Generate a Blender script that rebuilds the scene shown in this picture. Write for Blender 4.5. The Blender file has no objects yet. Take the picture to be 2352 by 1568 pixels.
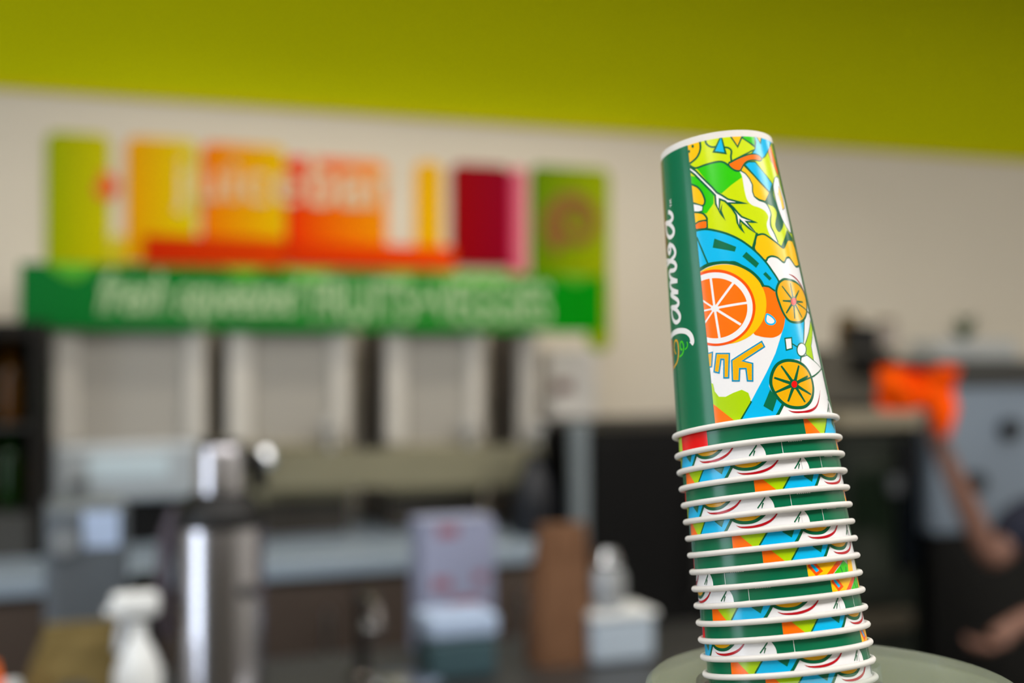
import bpy, bmesh, math, random
from mathutils import Vector, Matrix, geometry
random.seed(7)
sc = bpy.context.scene
COL = sc.collection

# ------------------------------------------------------------------ camera
F_PX, W_PX, H_PX = 2900.0, 2352.0, 1568.0
EYE = Vector((0.0, 0.0, 1.60))
PITCH = math.atan(21.0 / F_PX)
TURN = -math.atan(0.40)      # the camera looks obliquely at the sign wall, which runs along x
cam_d = bpy.data.cameras.new('camera')
cam = bpy.data.objects.new('camera', cam_d)
COL.objects.link(cam)
cam.location = EYE
cam.rotation_euler = (math.pi / 2 + PITCH, 0, TURN)
cam_d.sensor_width = 36.0
cam_d.lens = 36.0 * F_PX / W_PX
cam_d.clip_start = 0.02
cam_d.dof.use_dof = True
cam_d.dof.focus_distance = 0.645
cam_d.dof.aperture_fstop = 2.9
cam_d.dof.aperture_blades = 0
sc.camera = cam

# ------------------------------------------------------------------ world, exposure
wd = bpy.data.worlds.new('overcast_sky')
sc.world = wd
wd.use_nodes = True
bg = wd.node_tree.nodes['Background']
bg.inputs[0].default_value = (0.78, 0.88, 1.0, 1)
bg.inputs[1].default_value = 7.0
sc.view_settings.view_transform = 'Standard'
sc.view_settings.look = 'None'
sc.view_settings.gamma = 1.0
sc.view_settings.use_curve_mapping = False
sc.view_settings.exposure = -0.2
sc.cycles.max_bounces = 6
sc.cycles.diffuse_bounces = 3
sc.cycles.glossy_bounces = 3
sc.cycles.transparent_max_bounces = 10

# ------------------------------------------------------------------ room frame: x along the sign wall, y into it
YAW = 0.0
RZ = Matrix.Rotation(TURN, 3, 'Z')
ES = Vector((1, 0, 0))      # along the sign wall
EN = Vector((0, -1, 0))     # out of the wall into the room
ORG = RZ @ Vector((0, 4.2, 0))
CEIL = 3.1
ROOM_T = 7.2

def wpt(s, t, z):
    p = ORG + ES * s + EN * t
    return Vector((p.x, p.y, z))

def ray(px, py):
    d = Vector(((px - W_PX / 2) / F_PX, 1.0, -(py - H_PX / 2) / F_PX))
    c, s_ = math.cos(PITCH), math.sin(PITCH)
    return RZ @ Vector((d.x, d.y * c - d.z * s_, d.y * s_ + d.z * c))

def on_wall(px, py, t):
    """where a sight line meets the plane t metres in front of the sign wall: (s, z)"""
    d = ray(px, py)
    o = ORG + EN * t
    k = (o - EYE).dot(EN) / d.dot(EN)
    p = EYE + d * k
    return (p - ORG).dot(ES), p.z

def at(px, py, depth):
    d = ray(px, py)
    return EYE + d * (depth / (RZ.inverted() @ d).y)

# daylight through the glazed door, and the lamps of the room
def area(name, loc, target, size, size_y, power, color, portal=False):
    l = bpy.data.lights.new(name, 'AREA')
    l.shape = 'RECTANGLE'
    l.size, l.size_y, l.energy, l.color = size, size_y, power, color
    if portal:
        l.cycles.is_portal = True
    o = bpy.data.objects.new(name, l)
    COL.objects.link(o)
    o.location = loc
    o.rotation_euler = (Vector(target) - Vector(loc)).to_track_quat('-Z', 'Y').to_euler()
    return o
area('door_daylight', wpt(-3.92, 2.82, 1.35), wpt(0, 2.82, 1.35), 1.05, 2.7, 1.0, (1, 1, 1), True)
PANELS = [(s_, t_) for s_ in (-2.4, -0.7, 1.0, 2.7) for t_ in (2.5, 4.35)]
for s_, t_ in PANELS:
    area('ceiling_panel_lamp', wpt(s_, t_, CEIL - 0.03), wpt(s_ + 0.0001, t_, 0), 1.16, 0.56, 31 if t_ > 3 else 13, (1.0, 0.97, 0.93))

# ------------------------------------------------------------------ materials
def lin(c):
    return tuple((v / 255 / 12.92) if v / 255 <= 0.04045 else ((v / 255 + 0.055) / 1.055) ** 2.4 for v in c)

MATS = {}
def mat(name, rgb, rough=0.5, metal=0.0, var=0.06, scale=12.0, bump=0.0, emit=0.0, spec=0.5, coat=0.0):
    if name in MATS:
        return MATS[name]
    m = bpy.data.materials.new(name)
    m.use_nodes = True
    nt = m.node_tree
    b = nt.nodes['Principled BSDF']
    c = lin(rgb)
    b.inputs['Roughness'].default_value = rough
    b.inputs['Metallic'].default_value = metal
    b.inputs['Specular IOR Level'].default_value = spec
    b.inputs['Coat Weight'].default_value = coat
    tc = nt.nodes.new('ShaderNodeTexCoord')
    if var > 0:
        n = nt.nodes.new('ShaderNodeTexNoise')
        n.inputs['Scale'].default_value = scale
        n.inputs['Detail'].default_value = 4
        nt.links.new(tc.outputs['Object'], n.inputs['Vector'])
        r = nt.nodes.new('ShaderNodeMix')
        r.data_type = 'RGBA'
        r.inputs[6].default_value = tuple(v * (1 - var) for v in c) + (1,)
        r.inputs[7].default_value = tuple(min(1, v * (1 + var)) for v in c) + (1,)
        nt.links.new(n.outputs['Fac'], r.inputs[0])
        nt.links.new(r.outputs[2], b.inputs['Base Color'])
        if bump > 0:
            bp = nt.nodes.new('ShaderNodeBump')
            bp.inputs['Strength'].default_value = bump
            bp.inputs['Distance'].default_value = 0.004
            nt.links.new(n.outputs['Fac'], bp.inputs['Height'])
            nt.links.new(bp.outputs['Normal'], b.inputs['Normal'])
    else:
        b.inputs['Base Color'].default_value = c + (1,)
    if emit > 0:
        b.inputs['Emission Color'].default_value = c + (1,)
        b.inputs['Emission Strength'].default_value = emit
    MATS[name] = m
    return m

def mat_grad(name, c0, c1, axis=0, rough=0.35):
    """printed two-colour fade across a panel"""
    m = bpy.data.materials.new(name)
    m.use_nodes = True
    nt = m.node_tree
    b = nt.nodes['Principled BSDF']
    b.inputs['Roughness'].default_value = rough
    b.inputs['Specular IOR Level'].default_value = 0.04
    tc = nt.nodes.new('ShaderNodeTexCoord')
    sp = nt.nodes.new('ShaderNodeSeparateXYZ')
    nt.links.new(tc.outputs['Generated'], sp.inputs[0])
    r = nt.nodes.new('ShaderNodeMix')
    r.data_type = 'RGBA'
    r.inputs[6].default_value = lin(c0) + (1,)
    r.inputs[7].default_value = lin(c1) + (1,)
    nt.links.new(sp.outputs[axis], r.inputs[0])
    nt.links.new(r.outputs[2], b.inputs['Base Color'])
    return m

def mat_clear(name, rgb, opacity=0.2, rough=0.1, gloss=0.12):
    m = bpy.data.materials.new(name)
    m.use_nodes = True
    nt = m.node_tree
    nt.nodes.clear()
    out = nt.nodes.new('ShaderNodeOutputMaterial')
    tr = nt.nodes.new('ShaderNodeBsdfTransparent')
    tr.inputs[0].default_value = (0.93, 0.96, 0.94, 1)
    df = nt.nodes.new('ShaderNodeBsdfDiffuse')
    df.inputs[0].default_value = lin(rgb) + (1,)
    gl = nt.nodes.new('ShaderNodeBsdfGlossy')
    gl.inputs['Roughness'].default_value = rough
    m1 = nt.nodes.new('ShaderNodeMixShader')
    m1.inputs[0].default_value = opacity
    m2 = nt.nodes.new('ShaderNodeMixShader')
    nt.links.new(tr.outputs[0], m1.inputs[1])
    nt.links.new(df.outputs[0], m1.inputs[2])
    m2.inputs[0].default_value = gloss
    nt.links.new(m1.outputs[0], m2.inputs[1])
    nt.links.new(gl.outputs[0], m2.inputs[2])
    nt.links.new(m2.outputs[0], out.inputs[0])
    MATS[name] = m
    return m

STEEL = mat('brushed_steel', (190, 192, 194), 0.28, 1.0, 0.08, 30)
CHROME = mat('chrome', (215, 218, 222), 0.12, 1.0, 0.03)
BLACK = mat('black_plastic', (9, 9, 10), 0.45, spec=0.35)
BLACKM = mat('black_enamel', (5, 5, 6), 0.6, spec=0.2)
WHITE = mat('white_enamel', (222, 224, 224), 0.35)
WPLAS = mat('white_plastic', (225, 228, 228), 0.4)
KRAFT = mat('kraft_paper', (108, 74, 48), 0.85, 0, 0.15, 18, 0.3)
DKGREY = mat('dark_grey_metal', (62, 62, 60), 0.5, 0.2)

# ------------------------------------------------------------------ mesh helpers
class MB:
    def __init__(self):
        self.v, self.f = [], []
    def add(self, vs, fs):
        o = len(self.v)
        self.v += [tuple(p) for p in vs]
        self.f += [tuple(i + o for i in q) for q in fs]
        return self
    def box(self, x0, x1, y0, y1, z0, z1):
        return self.add([(x0, y0, z0), (x1, y0, z0), (x1, y1, z0), (x0, y1, z0), (x0, y0, z1), (x1, y0, z1), (x1, y1, z1), (x0, y1, z1)],
                        [(0, 3, 2, 1), (4, 5, 6, 7), (0, 1, 5, 4), (1, 2, 6, 5), (2, 3, 7, 6), (3, 0, 4, 7)])
    def lathe(self, prof, n=32, c=(0, 0, 0), cap=True):
        vs, fs = [], []
        for r, z in prof:
            for i in range(n):
                a = 2 * math.pi * i / n
                vs.append((c[0] + r * math.cos(a), c[1] + r * math.sin(a), c[2] + z))
        for k in range(len(prof) - 1):
            for i in range(n):
                j = (i + 1) % n
                fs.append((k * n + i, k * n + j, (k + 1) * n + j, (k + 1) * n + i))
        if cap:
            fs.append(tuple(reversed(range(n))))
            fs.append(tuple((len(prof) - 1) * n + i for i in range(n)))
        return self.add(vs, fs)
    def tube(self, path, rad, n=10, cap=True):
        path = [Vector(p) for p in path]
        if not isinstance(rad, (list, tuple)):
            rad = [rad] * len(path)
        vs, fs = [], []
        prev = None
        for i, p in enumerate(path):
            d = (path[min(i + 1, len(path) - 1)] - path[max(i - 1, 0)]).normalized()
            if prev is None:
                u = d.orthogonal().normalized()
            else:
                u = (prev - d * prev.dot(d)).normalized()
            prev = u
            w = d.cross(u)
            for k in range(n):
                a = 2 * math.pi * k / n
                vs.append(p + (u * math.cos(a) + w * math.sin(a)) * rad[i])
        for i in range(len(path) - 1):
            for k in range(n):
                j = (k + 1) % n
                fs.append((i * n + k, i * n + j, (i + 1) * n + j, (i + 1) * n + k))
        if cap:
            fs.append(tuple(reversed(range(n))))
            fs.append(tuple((len(path) - 1) * n + k for k in range(n)))
        return self.add(vs, fs)
    def prism(self, poly, y0, y1):
        """polygon in x/z pushed through y"""
        n = len(poly)
        vs = [(x, y0, z) for x, z in poly] + [(x, y1, z) for x, z in poly]
        fs = [tuple(range(n)), tuple(reversed(range(n, 2 * n)))]
        fs += [(i, i + n, (i + 1) % n + n, (i + 1) % n) for i in range(n)]
        return self.add(vs, fs)
    def build(self, name, m, parent=None, smooth=False, bevel=0.0, seg=3):
        me = bpy.data.meshes.new(name)
        me.from_pydata(self.v, [], self.f)
        bm = bmesh.new()
        bm.from_mesh(me)
        bmesh.ops.recalc_face_normals(bm, faces=bm.faces)
        if bevel > 0:
            ed = [e for e in bm.edges if len(e.link_faces) == 2 and e.calc_face_angle(0) > 0.6]
            bmesh.ops.bevel(bm, geom=ed, offset=bevel, segments=seg, affect='EDGES', profile=0.5)
        bm.to_mesh(me)
        bm.free()
        if smooth:
            me.polygons.foreach_set('use_smooth', [True] * len(me.polygons))
        me.materials.append(m)
        o = bpy.data.objects.new(name, me)
        COL.objects.link(o)
        if smooth and not bevel:
            try:
                me.set_sharp_from_angle(angle=0.7)
            except Exception:
                pass
        if parent is not None:
            o.parent = parent
        return o

def tag(o, label, cat, group=None, kind=None):
    o['label'] = label
    o['category'] = cat
    if group:
        o['group'] = group
    if kind:
        o['kind'] = kind
    return o

def thing(name, label, cat, loc, rotz=0.0, group=None):
    o = bpy.data.objects.new(name, None)
    COL.objects.link(o)
    o.empty_display_size = 0.05
    o.location = loc
    o.rotation_euler = (0, 0, rotz)
    return tag(o, label, cat, group)

def struct(o, label=None):
    o['kind'] = 'structure'
    if label:
        o['label'] = label
    return o

def rounded(w, h, r, n=6, corners=(1, 1, 1, 1), x0=0.0, z0=0.0):
    """rounded rectangle outline; corners: bottom-left, bottom-right, top-right, top-left"""
    pts = []
    for k, (cx, cz, a0) in enumerate(((x0 + r, z0 + r, math.pi), (x0 + w - r, z0 + r, 1.5 * math.pi), (x0 + w - r, z0 + h - r, 0), (x0 + r, z0 + h - r, 0.5 * math.pi))):
        if corners[k]:
            for i in range(n + 1):
                a = a0 + (math.pi / 2) * i / n
                pts.append((cx + r * math.cos(a), cz + r * math.sin(a)))
        else:
            pts.append((cx + r * (1 if k in (1, 2) else -1), cz + r * (1 if k >= 2 else -1)))
    return pts

def text_mesh(body, size, mtl, name, parent, extrude=0.003, shear=0.0, offset=0.0, width=None, height=None):
    cu = bpy.data.curves.new(name, 'FONT')
    cu.body, cu.size, cu.extrude, cu.shear, cu.offset = body, size, extrude, shear, offset
    t = bpy.data.objects.new(name + '_tmp', cu)
    COL.objects.link(t)
    bpy.context.view_layer.update()
    me = bpy.data.meshes.new_from_object(t.evaluated_get(bpy.context.evaluated_depsgraph_get()))
    bpy.data.objects.remove(t)
    xs = [v.co.x for v in me.vertices]
    ys = [v.co.y for v in me.vertices]
    kx = width / (max(xs) - min(xs)) if width else 1.0
    ky = height / (max(ys) - min(ys)) if height else kx
    x_, y_ = min(xs), min(ys)
    for v in me.vertices:   # stand upright, facing -y, from its lower corner
        v.co = Vector(((v.co.x - x_) * kx, -v.co.z, (v.co.y - y_) * ky))
    me.name = name
    me.materials.clear()
    me.materials.append(mtl)
    o = bpy.data.objects.new(name, me)
    COL.objects.link(o)
    o.parent = parent
    return o

# ------------------------------------------------------------------ the room shell (wall frame: x along, y into the wall)
CREAM = mat('cream_wall_paint', (222, 213, 196), 0.8, 0, 0.03, 3, 0.05, spec=0.15)
LIME = mat('lime_paint', (194, 198, 0), 0.8, 0, 0.02, 3, spec=0.08)
CEILM = mat('ceiling_white', (225, 222, 214), 0.7, 0, 0.03)
FLOORM = mat('floor_vinyl', (96, 92, 86), 0.45, 0, 0.12, 9)
SIDEM = mat('side_wall_paint', (222, 220, 212), 0.65, 0, 0.04, 4)
def shell(name, s0, s1, t0, t1, z0, z1, m, label):
    o = MB().box(s0, s1, -t1, -t0, z0, z1).build(name, m)
    o.location = ORG
    o.rotation_euler = (0, 0, YAW)
    return struct(o, label)
SL, SR = -3.9, 3.9
shell('floor', SL, SR, 0, ROOM_T, -0.1, 0, FLOORM, 'dark vinyl floor of the juice shop')
shell('ceiling', SL, SR, 0, ROOM_T, CEIL, CEIL + 0.1, CEILM, 'white shop ceiling')
shell('wall_back', SL, SR, -0.12, 0, 0, CEIL, CREAM, 'cream wall behind the counter')
# side wall with a glazed door opening
D0, D1, DH = 2.3, 3.35, 2.7
shell('wall_left', SL - 0.1, SL, D1, ROOM_T, 0, CEIL, SIDEM, 'pale side wall')
shell('wall_left_end', SL - 0.1, SL, 0, D0, 0, CEIL, SIDEM, 'pale side wall beside the glazed door')
shell('wall_left_head', SL - 0.1, SL, D0, D1, DH, CEIL, SIDEM, 'pale side wall over the glazed door')
shell('wall_right', SR, SR + 0.1, 0, ROOM_T, 0, CEIL, SIDEM, 'pale side wall')
_, zb = on_wall(1176, 287, 0.012)
shell('wall_bulkhead', SL, SR, 0, 0.012, zb + 0.02, CEIL, LIME, 'lime green painted band above the cream wall')
shell('trim_1', SL, SR, 0, 0.016, zb, zb + 0.02, mat('trim_lit_yellow', (208, 196, 0), 0.7, 0, 0.02, spec=0.1), 'thin trim under the lime green band, its yellow painted as a lit edge')  # brightness of the lit lower edge is put into the yellow
shell('wall_front', SL, SR, ROOM_T, ROOM_T + 0.1, 0, CEIL, SIDEM, 'pale wall behind the customer side')
# glazed door in the side wall
dr = MB()
dr.box(-0.05, 0.0, -D1, -D1 + 0.07, 0, DH).box(-0.05, 0.0, -D0 - 0.07, -D0, 0, DH).box(-0.05, 0.0, -D1 + 0.07, -D0 - 0.07, DH - 0.07, DH).box(-0.05, 0.0, -D1 + 0.07, -D0 - 0.07, 0, 0.12)
do_ = dr.build('door_1', mat('door_aluminium', (150, 152, 154), 0.4, 0.8))
do_.location = ORG + Vector((SL, 0, 0))
struct(do_, 'glazed aluminium shop door in the side wall')
MB().tube([(0.03, -D1 + 0.12, 0.9), (0.03, -D1 + 0.12, 1.4)], 0.012).build('door_handle', mat('door_handle_steel', (190, 192, 194), 0.3, 1.0), do_, True)

# ceiling light panels over the customer side
PANELM = mat('panel_diffuser', (255, 248, 238), 0.5, 0, 0, emit=2.5)
PFRAME = mat('panel_frame', (220, 220, 218), 0.5)
for s_, t_ in PANELS:
    pt = thing('ceiling_light', 'flat square-edged light panel in the shop ceiling', 'light', wpt(s_, t_, CEIL - 0.02), 0, 'ceiling light panels')
    for a, b, c, d in ((-0.6, 0.6, -0.3, -0.285), (-0.6, 0.6, 0.285, 0.3), (-0.6, -0.585, -0.285, 0.285), (0.585, 0.6, -0.285, 0.285)):
        MB().box(a, b, c, d, 0, 0.0195).build('frame_edge', PFRAME, pt)
    MB().box(-0.585, 0.585, -0.285, 0.285, 0.005, 0.012).build('diffuser', PANELM, pt)

# recessed downlights
LAMP = mat('downlight_diffuser', (255, 236, 205), 0.4, 0, 0, emit=6.0)
def downlight(s_, t_, power):
    t = thing('ceiling_downlight', 'round white recessed downlight in the ceiling', 'light', wpt(s_, t_, CEIL - 0.012), YAW, 'recessed ceiling downlights')
    MB().lathe([(0.10, 0.011), (0.10, 0.0), (0.082, -0.003), (0.08, 0.008)], 32).build('ring', WHITE, t, True)
    MB().lathe([(0.078, 0.002), (0.078, 0.006)], 32).build('diffuser', LAMP, t)
    l = bpy.data.lights.new('downlight_lamp', 'SPOT')
    l.energy, l.color, l.spot_size, l.spot_blend, l.shadow_soft_size = power, (1.0, 0.9, 0.76), 2.2, 0.6, 0.08
    o = bpy.data.objects.new('downlight_lamp', l)
    COL.objects.link(o)
    o.location = wpt(s_, t_, CEIL - 0.03)
for s_ in (-1.05, -0.35, 0.35):
    downlight(s_, 0.95, 34)

# ================================================================== the cup stack
CUP_MM = 0.001
RT, RB, CH = 42.11, 31.33, 158.8        # body radius at the rim, at the base, height (mm)
def cup_r(h):
    return RT + (RB - RT) * h / CH
ART = [
 ('white','p',0,'line',[(-9.8,94.8),(21.4,93.1),(36.6,87.9),(50.6,83.9),(57.7,86.9),(73.6,88.2),(93.6,89.5),(103.8,87.8),(125,92),(125,-2),(-12,-2),(-12,100)]),
 ('green','p',0,'line',[(7.1,140.4),(17,141.1),(26.4,141.6),(31.8,141),(35.9,139.3),(40.3,136.5),(44.1,135.2),(47.3,134.9),(48,131.4),(37.6,127.8),(27.3,123.6),(23.2,124.9),(18.3,129.6),(12,135.5)]),
 ('green','p',0,'line',[(-0.8,137.5),(6.2,135.8),(12.9,130.3),(19.1,124.8),(20.2,123.3),(19,118.8),(11.6,114.2),(7.1,115.1),(5.1,119.8),(4.2,125.5),(-1.9,132)]),
 ('line','l',0.75,'',[(-1.7,144.3),(3.2,141.7),(7.1,140.8),(17,141.4),(28.2,141.7),(33.5,140.8),(36.8,139),(40.7,136.5),(44.1,135.3),(47.9,135.3)]),
 ('amber','s',0.8,'line',[(-3.2,157.5),(6.4,157.9),(12.3,156.5),(13.1,152.1),(10.9,148.5),(6.1,145.8),(-2.8,144.5),(-6.5,149.6)]),
 ('line','s',0,'line',[(2.7,155.7),(2.4,155.3),(1.8,155.1),(1.2,155.2),(0.7,155.5),(0.6,156),(0.9,156.4),(1.5,156.6),(2.1,156.5),(2.6,156.2)]),
 ('line','s',0,'line',[(6.6,153.4),(6.2,152.9),(5.5,152.6),(4.6,152.8),(4,153.2),(3.9,153.8),(4.2,154.3),(5,154.5),(5.8,154.4),(6.4,154)]),
 ('line','s',0,'line',[(2,151.1),(1.7,150.6),(1.1,150.4),(0.5,150.5),(0,150.9),(-0.1,151.5),(0.2,151.9),(0.8,152.2),(1.5,152.1),(1.9,151.6)]),
 ('line','l',0.7,'',[(19.2,157),(18.9,153.9),(21.1,151.7),(24.7,150.5),(28.8,150.3),(36.1,149.4),(40.2,148.6),(42.1,146.8),(40.8,143.7),(40.7,140.9)]),
 ('blue','p',0.7,'line',[(34.5,156.1),(25.2,147.7),(36.3,145.8)]),
 ('amber','p',0.6,'line',[(42.2,156.9),(57.2,156.6),(49,149)]),
 ('green','p',0.5,'line',[(57.4,156.6),(70.7,157),(68.7,149.5),(55.7,153.9)]),
 ('line','l',0.5,'',[(55.7,153.9),(68.3,148.5),(62.8,146.5),(47.1,142.6),(37.6,140.3)]),
 ('blue','p',0.45,'line',[(70.4,157),(71.9,155.4),(76.9,151.5),(82,157.5),(91.1,157.9),(101.7,155.3),(86.8,148),(79.6,144.2),(74.9,142.7),(72.6,144),(68,144.9),(62.8,145.1),(68.1,148.1),(70.8,152.2)]),
 ('amber','p',0.45,'line',[(72.3,157.1),(82.2,157.6),(76.7,151.7)]),
 ('line','p',0,'line',[(85.6,156.5),(89.5,156.6),(86.6,154.4)]),
 ('orange','s',0.6,'line',[(37.4,139.5),(40.9,140.7),(49,142.6),(61.1,144.7),(70.2,144.5),(73.8,142.4),(71.3,141.1),(65.3,141.3),(57.5,140.8),(52.3,138.8),(48,135.6),(44.2,135.5),(40.3,136.8)]),
 ('white','s',0,'line',[(47.2,134.5),(48.4,132.2),(48.5,127.8),(48.5,122.8),(49.6,118.3),(53.4,115.4),(59.7,114),(65.3,112.1),(67.9,108.9),(65,105.5),(64.3,102.2),(66.4,97.9),(72.1,94.2),(73.5,94.8),(70.9,99.6),(68.5,103.4),(69.5,107.3),(71.4,110.7),(70.1,114.5),(67.1,116.9),(61.1,117.9),(56.8,120.1),(55.8,123.2),(56.8,127.1),(55.1,130.4),(52.1,133.2),(48.7,135)]),
 ('line','l',0.6,'',[(73.4,94.5),(71.1,99.6),(68.7,103.4),(69.7,107.3),(71.7,110.7),(70.4,114.5),(67.4,117),(61.2,118.2),(57,120.3)]),
 ('amber','p',0.5,'line',[(51.7,138.3),(58.3,133.8),(66.9,127.7),(75,122.8),(68,117.6),(61.3,118.6),(56.9,120.4),(56.1,123.2),(57.3,127),(55.2,130.7),(52.2,133.5),(47.9,135.3)]),
 ('blue','p',0.5,'line',[(52.8,138.8),(57.3,140.2),(65,140.3),(70.4,136.3),(82.2,128.6),(75.8,123.1),(66.2,128.8),(58.5,134.3)]),
 ('orange','p',0.4,'line',[(96.5,153.2),(98.6,146.3),(102.3,137.6),(98,134.8),(88.7,142.8),(86.9,147.7)]),
 ('line','s',0,'line',[(82.4,128.1),(80.6,121.8),(83,115.2),(87.4,106.7),(79.6,101.1),(75.8,101.2),(74.3,104.7),(79.6,111.6),(77.1,114.8),(72.4,115.7),(68.2,117.5),(75.8,123.1)]),
 ('white','s',0.5,'line',[(90.3,133),(98.8,133.5),(98.5,128),(102.8,121.2),(103.6,112.9),(100.9,102.5),(94.1,102.9),(86.8,108.3),(83,115.2),(82.1,123),(83.5,128.1)]),
 ('amber','p',0.35,'line',[(93.6,128.6),(95.9,125.5),(97.5,120.6),(96.7,116),(90.9,114.2),(90.3,119.2),(88.9,123)]),
 ('line','p',0,'line',[(76.6,92.7),(91,102.8),(99.9,99.8),(101.6,97.5),(88.9,96),(80.2,91.5)]),
 ('amber','s',0.75,'line',[(51.8,97.7),(54.8,98.7),(59.6,98.9),(65,97),(73.5,93.4),(78.9,91.7),(84.9,94.9),(89.6,97),(98,96.9),(102.6,93.2),(105.7,85.2),(99.2,82.9),(92.9,82.3),(88.2,84.7),(84.6,86.6),(80.1,86),(75.6,83.4),(69.3,85.9),(63.4,86.6),(59.2,85.8),(56,84.3),(48.5,90.4),(49.9,94.2)]),
 ('line','l',0.9,'',[(53.3,99.8),(47.3,91.6)]),
 ('line','p',0,'line',[(22.9,113.4),(26.7,117.9),(25.3,114.2),(27.5,108.1),(23.9,111.9),(20.8,117.7)]),
 ('line','p',0,'line',[(38.1,103.2),(41.2,106),(40.4,103.9),(42.4,99.6),(39.1,102.1),(36.7,106.1)]),
 ('white','p',0.7,'line',[(-1.4,143.2),(5.8,139.2),(13.4,133),(19.8,127.8),(23.1,124.6),(27.5,122.5),(32.2,119.9),(39.6,118.1),(48.6,116.4),(40.2,117.1),(32.4,117.7),(36.1,114.6),(38.9,111.7),(41.8,109.3),(46.6,107.7),(54.4,105.6),(50.6,105.9),(45.2,106.4),(48.1,103.5),(52.5,99.4),(46.9,102.5),(41.8,106.1),(40,107.5),(38.5,103.9),(37.4,106.3),(37.3,110.7),(34.4,114.7),(29.4,119),(24.9,120.6),(23,114.4),(20.9,118.3),(21.3,123.2),(19.2,125.1),(11.2,131.7),(4.4,137.2),(-1.8,141.2)]),
 ('amber','s',0.7,'line',[(-2.9,132.2),(4.2,130.8),(8.5,127.6),(11,123.4),(11.2,120.6),(8.8,119),(4.2,120.3),(-0.1,121.8),(-5.6,123.8)]),
 ('white','p',0.4,'line',[(-3.7,122.3),(-0.1,121.5),(5.2,120.1),(9,118.6),(8,116.1),(4.4,116.1),(-3.5,117.2)]),
 ('amber','s',0.7,'line',[(-3.7,116.5),(5.3,115.5),(9.6,113.7),(11.4,110.7),(7.2,110.6),(-0.2,109.9),(-5.8,110.6)]),
 ('orange','p',0.6,'line',[(-4.9,109.9),(-0.2,110),(3.4,110.8),(8.2,110.7),(11.3,110.1),(10.8,106.4),(8.7,106),(-5.4,107.2)]),
 ('blue','s',0.8,'line',[(-6.6,106.3),(-0.4,106.2),(8.2,105.8),(16.7,104),(27.1,100.9),(37,96.8),(45.1,92.2),(51.6,87.6),(57.3,82.6),(60.7,78.8),(65.5,72.9),(67.1,66.5),(55.2,63.9),(45.7,75),(32.5,83.9),(23.9,85.3),(15.9,86.2),(7.3,86.3),(-1.2,84.8),(-10.6,84.1)]),
 ('line','l',0.6,'',[(-0,102.5),(7.8,86.5)]),
 ('stripe','p',0,'line',[(16,99.5),(33.3,93),(31.5,90.5),(13.5,94.7)]),
 ('stripe','p',0,'line',[(41,89.7),(50.3,82.8),(47.1,80.5),(37.1,87.4)]),
 ('stripe','p',0,'line',[(54.8,78),(59.2,74.3),(56.8,73.1),(52.1,76.8)]),
 ('blue','p',0,'line',[(65.1,52.7),(88.2,53.3),(84.1,47.1),(79.4,39.3),(72.8,30.4),(69.9,30.1),(60.9,30.5),(53.2,29.1),(46.3,25.4),(41.9,17.1),(44.6,11.2),(50,6.9),(45.8,2.6),(40.7,-2.7),(16.3,-1),(19.9,2.6),(28.2,10.5),(33,15.5),(42,24.5),(50.9,33.8),(55.7,40),(59.4,44.6),(63.8,50.4)]),
 ('line','l',0.5,'',[(87.5,52.1),(83.6,45.9),(79.1,38.7),(73.3,31.6),(71.8,29.2)]),
 ('line','l',1,'',[(39.6,-2.6),(45.8,2.6),(50.2,7)]),
 ('line','l',0.95,'',[(27.8,10.3),(19,1.8),(17.1,-0.5)]),
 ('orange','s',0,'line',[(47.3,71.2),(55.3,69.6),(59.6,67.3),(64.1,62.2),(65.8,56.3),(63.8,50.4),(59,44.6),(52.3,42.4),(46.3,42.6),(40.6,43.7),(36.6,46),(38.1,55),(42.5,66.5)]),
 ('line','l',0.7,'',[(50.3,70.5),(55.3,69.8),(60.1,67.3)]),
 ('amber','s',0,'line',[(50.5,60.4),(48.4,55.6),(44.8,51.3),(40,47.5),(34.3,44.5),(27.9,42.6),(21.1,41.7),(14,41.9),(6.8,43.4),(-0.4,45.9),(-7.2,49.4),(-13.4,53.7),(-18.4,58.6),(-21.5,63.7),(-22,68.7),(-19.7,73.2),(-15.1,77.2),(-8.8,80.4),(-1.6,82.8),(6.2,84.3),(14.1,84.8),(21.9,84.4),(29.3,83.1),(36,80.9),(41.8,77.9),(46.4,74.2),(49.5,69.9),(50.9,65.2)]),
 ('line','l',1.1,'',[(-1.7,83.9),(6.9,85.6),(16.5,85.9),(25.4,85),(33.9,82.7),(42.3,78.7),(48.2,73.9),(50.6,69.9)]),
 ('redorange','s',0,'line',[(41.3,59),(39.4,54.5),(36.2,50.4),(31.9,46.8),(26.6,44.1),(20.5,42.2),(13.9,41.5),(6.8,41.8),(-0.5,43.3),(-8,45.9),(-15.4,49.4),(-22.4,53.7),(-28.5,58.6),(-32.6,63.6),(-33.3,68.5),(-30.5,72.8),(-24.9,76.4),(-17.7,79.3),(-9.8,81.4),(-1.7,82.7),(6.3,83.1),(14,82.6),(21.2,81.2),(27.6,78.9),(33.1,75.9),(37.4,72.3),(40.2,68.1),(41.5,63.6)]),
 ('white','s',0,'line',[(39,59),(37.4,54.9),(34.4,51),(30.4,47.7),(25.5,45.2),(19.8,43.5),(13.6,42.8),(7.1,43.1),(0.3,44.5),(-6.6,46.9),(-13.3,50.1),(-19.5,54.1),(-24.6,58.5),(-27.8,63.1),(-28.4,67.6),(-26.1,71.6),(-21.4,75.1),(-15.2,77.8),(-8.2,79.9),(-0.8,81.1),(6.6,81.5),(13.7,81),(20.4,79.7),(26.4,77.6),(31.4,74.8),(35.4,71.4),(38,67.5),(39.3,63.3)]),
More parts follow.
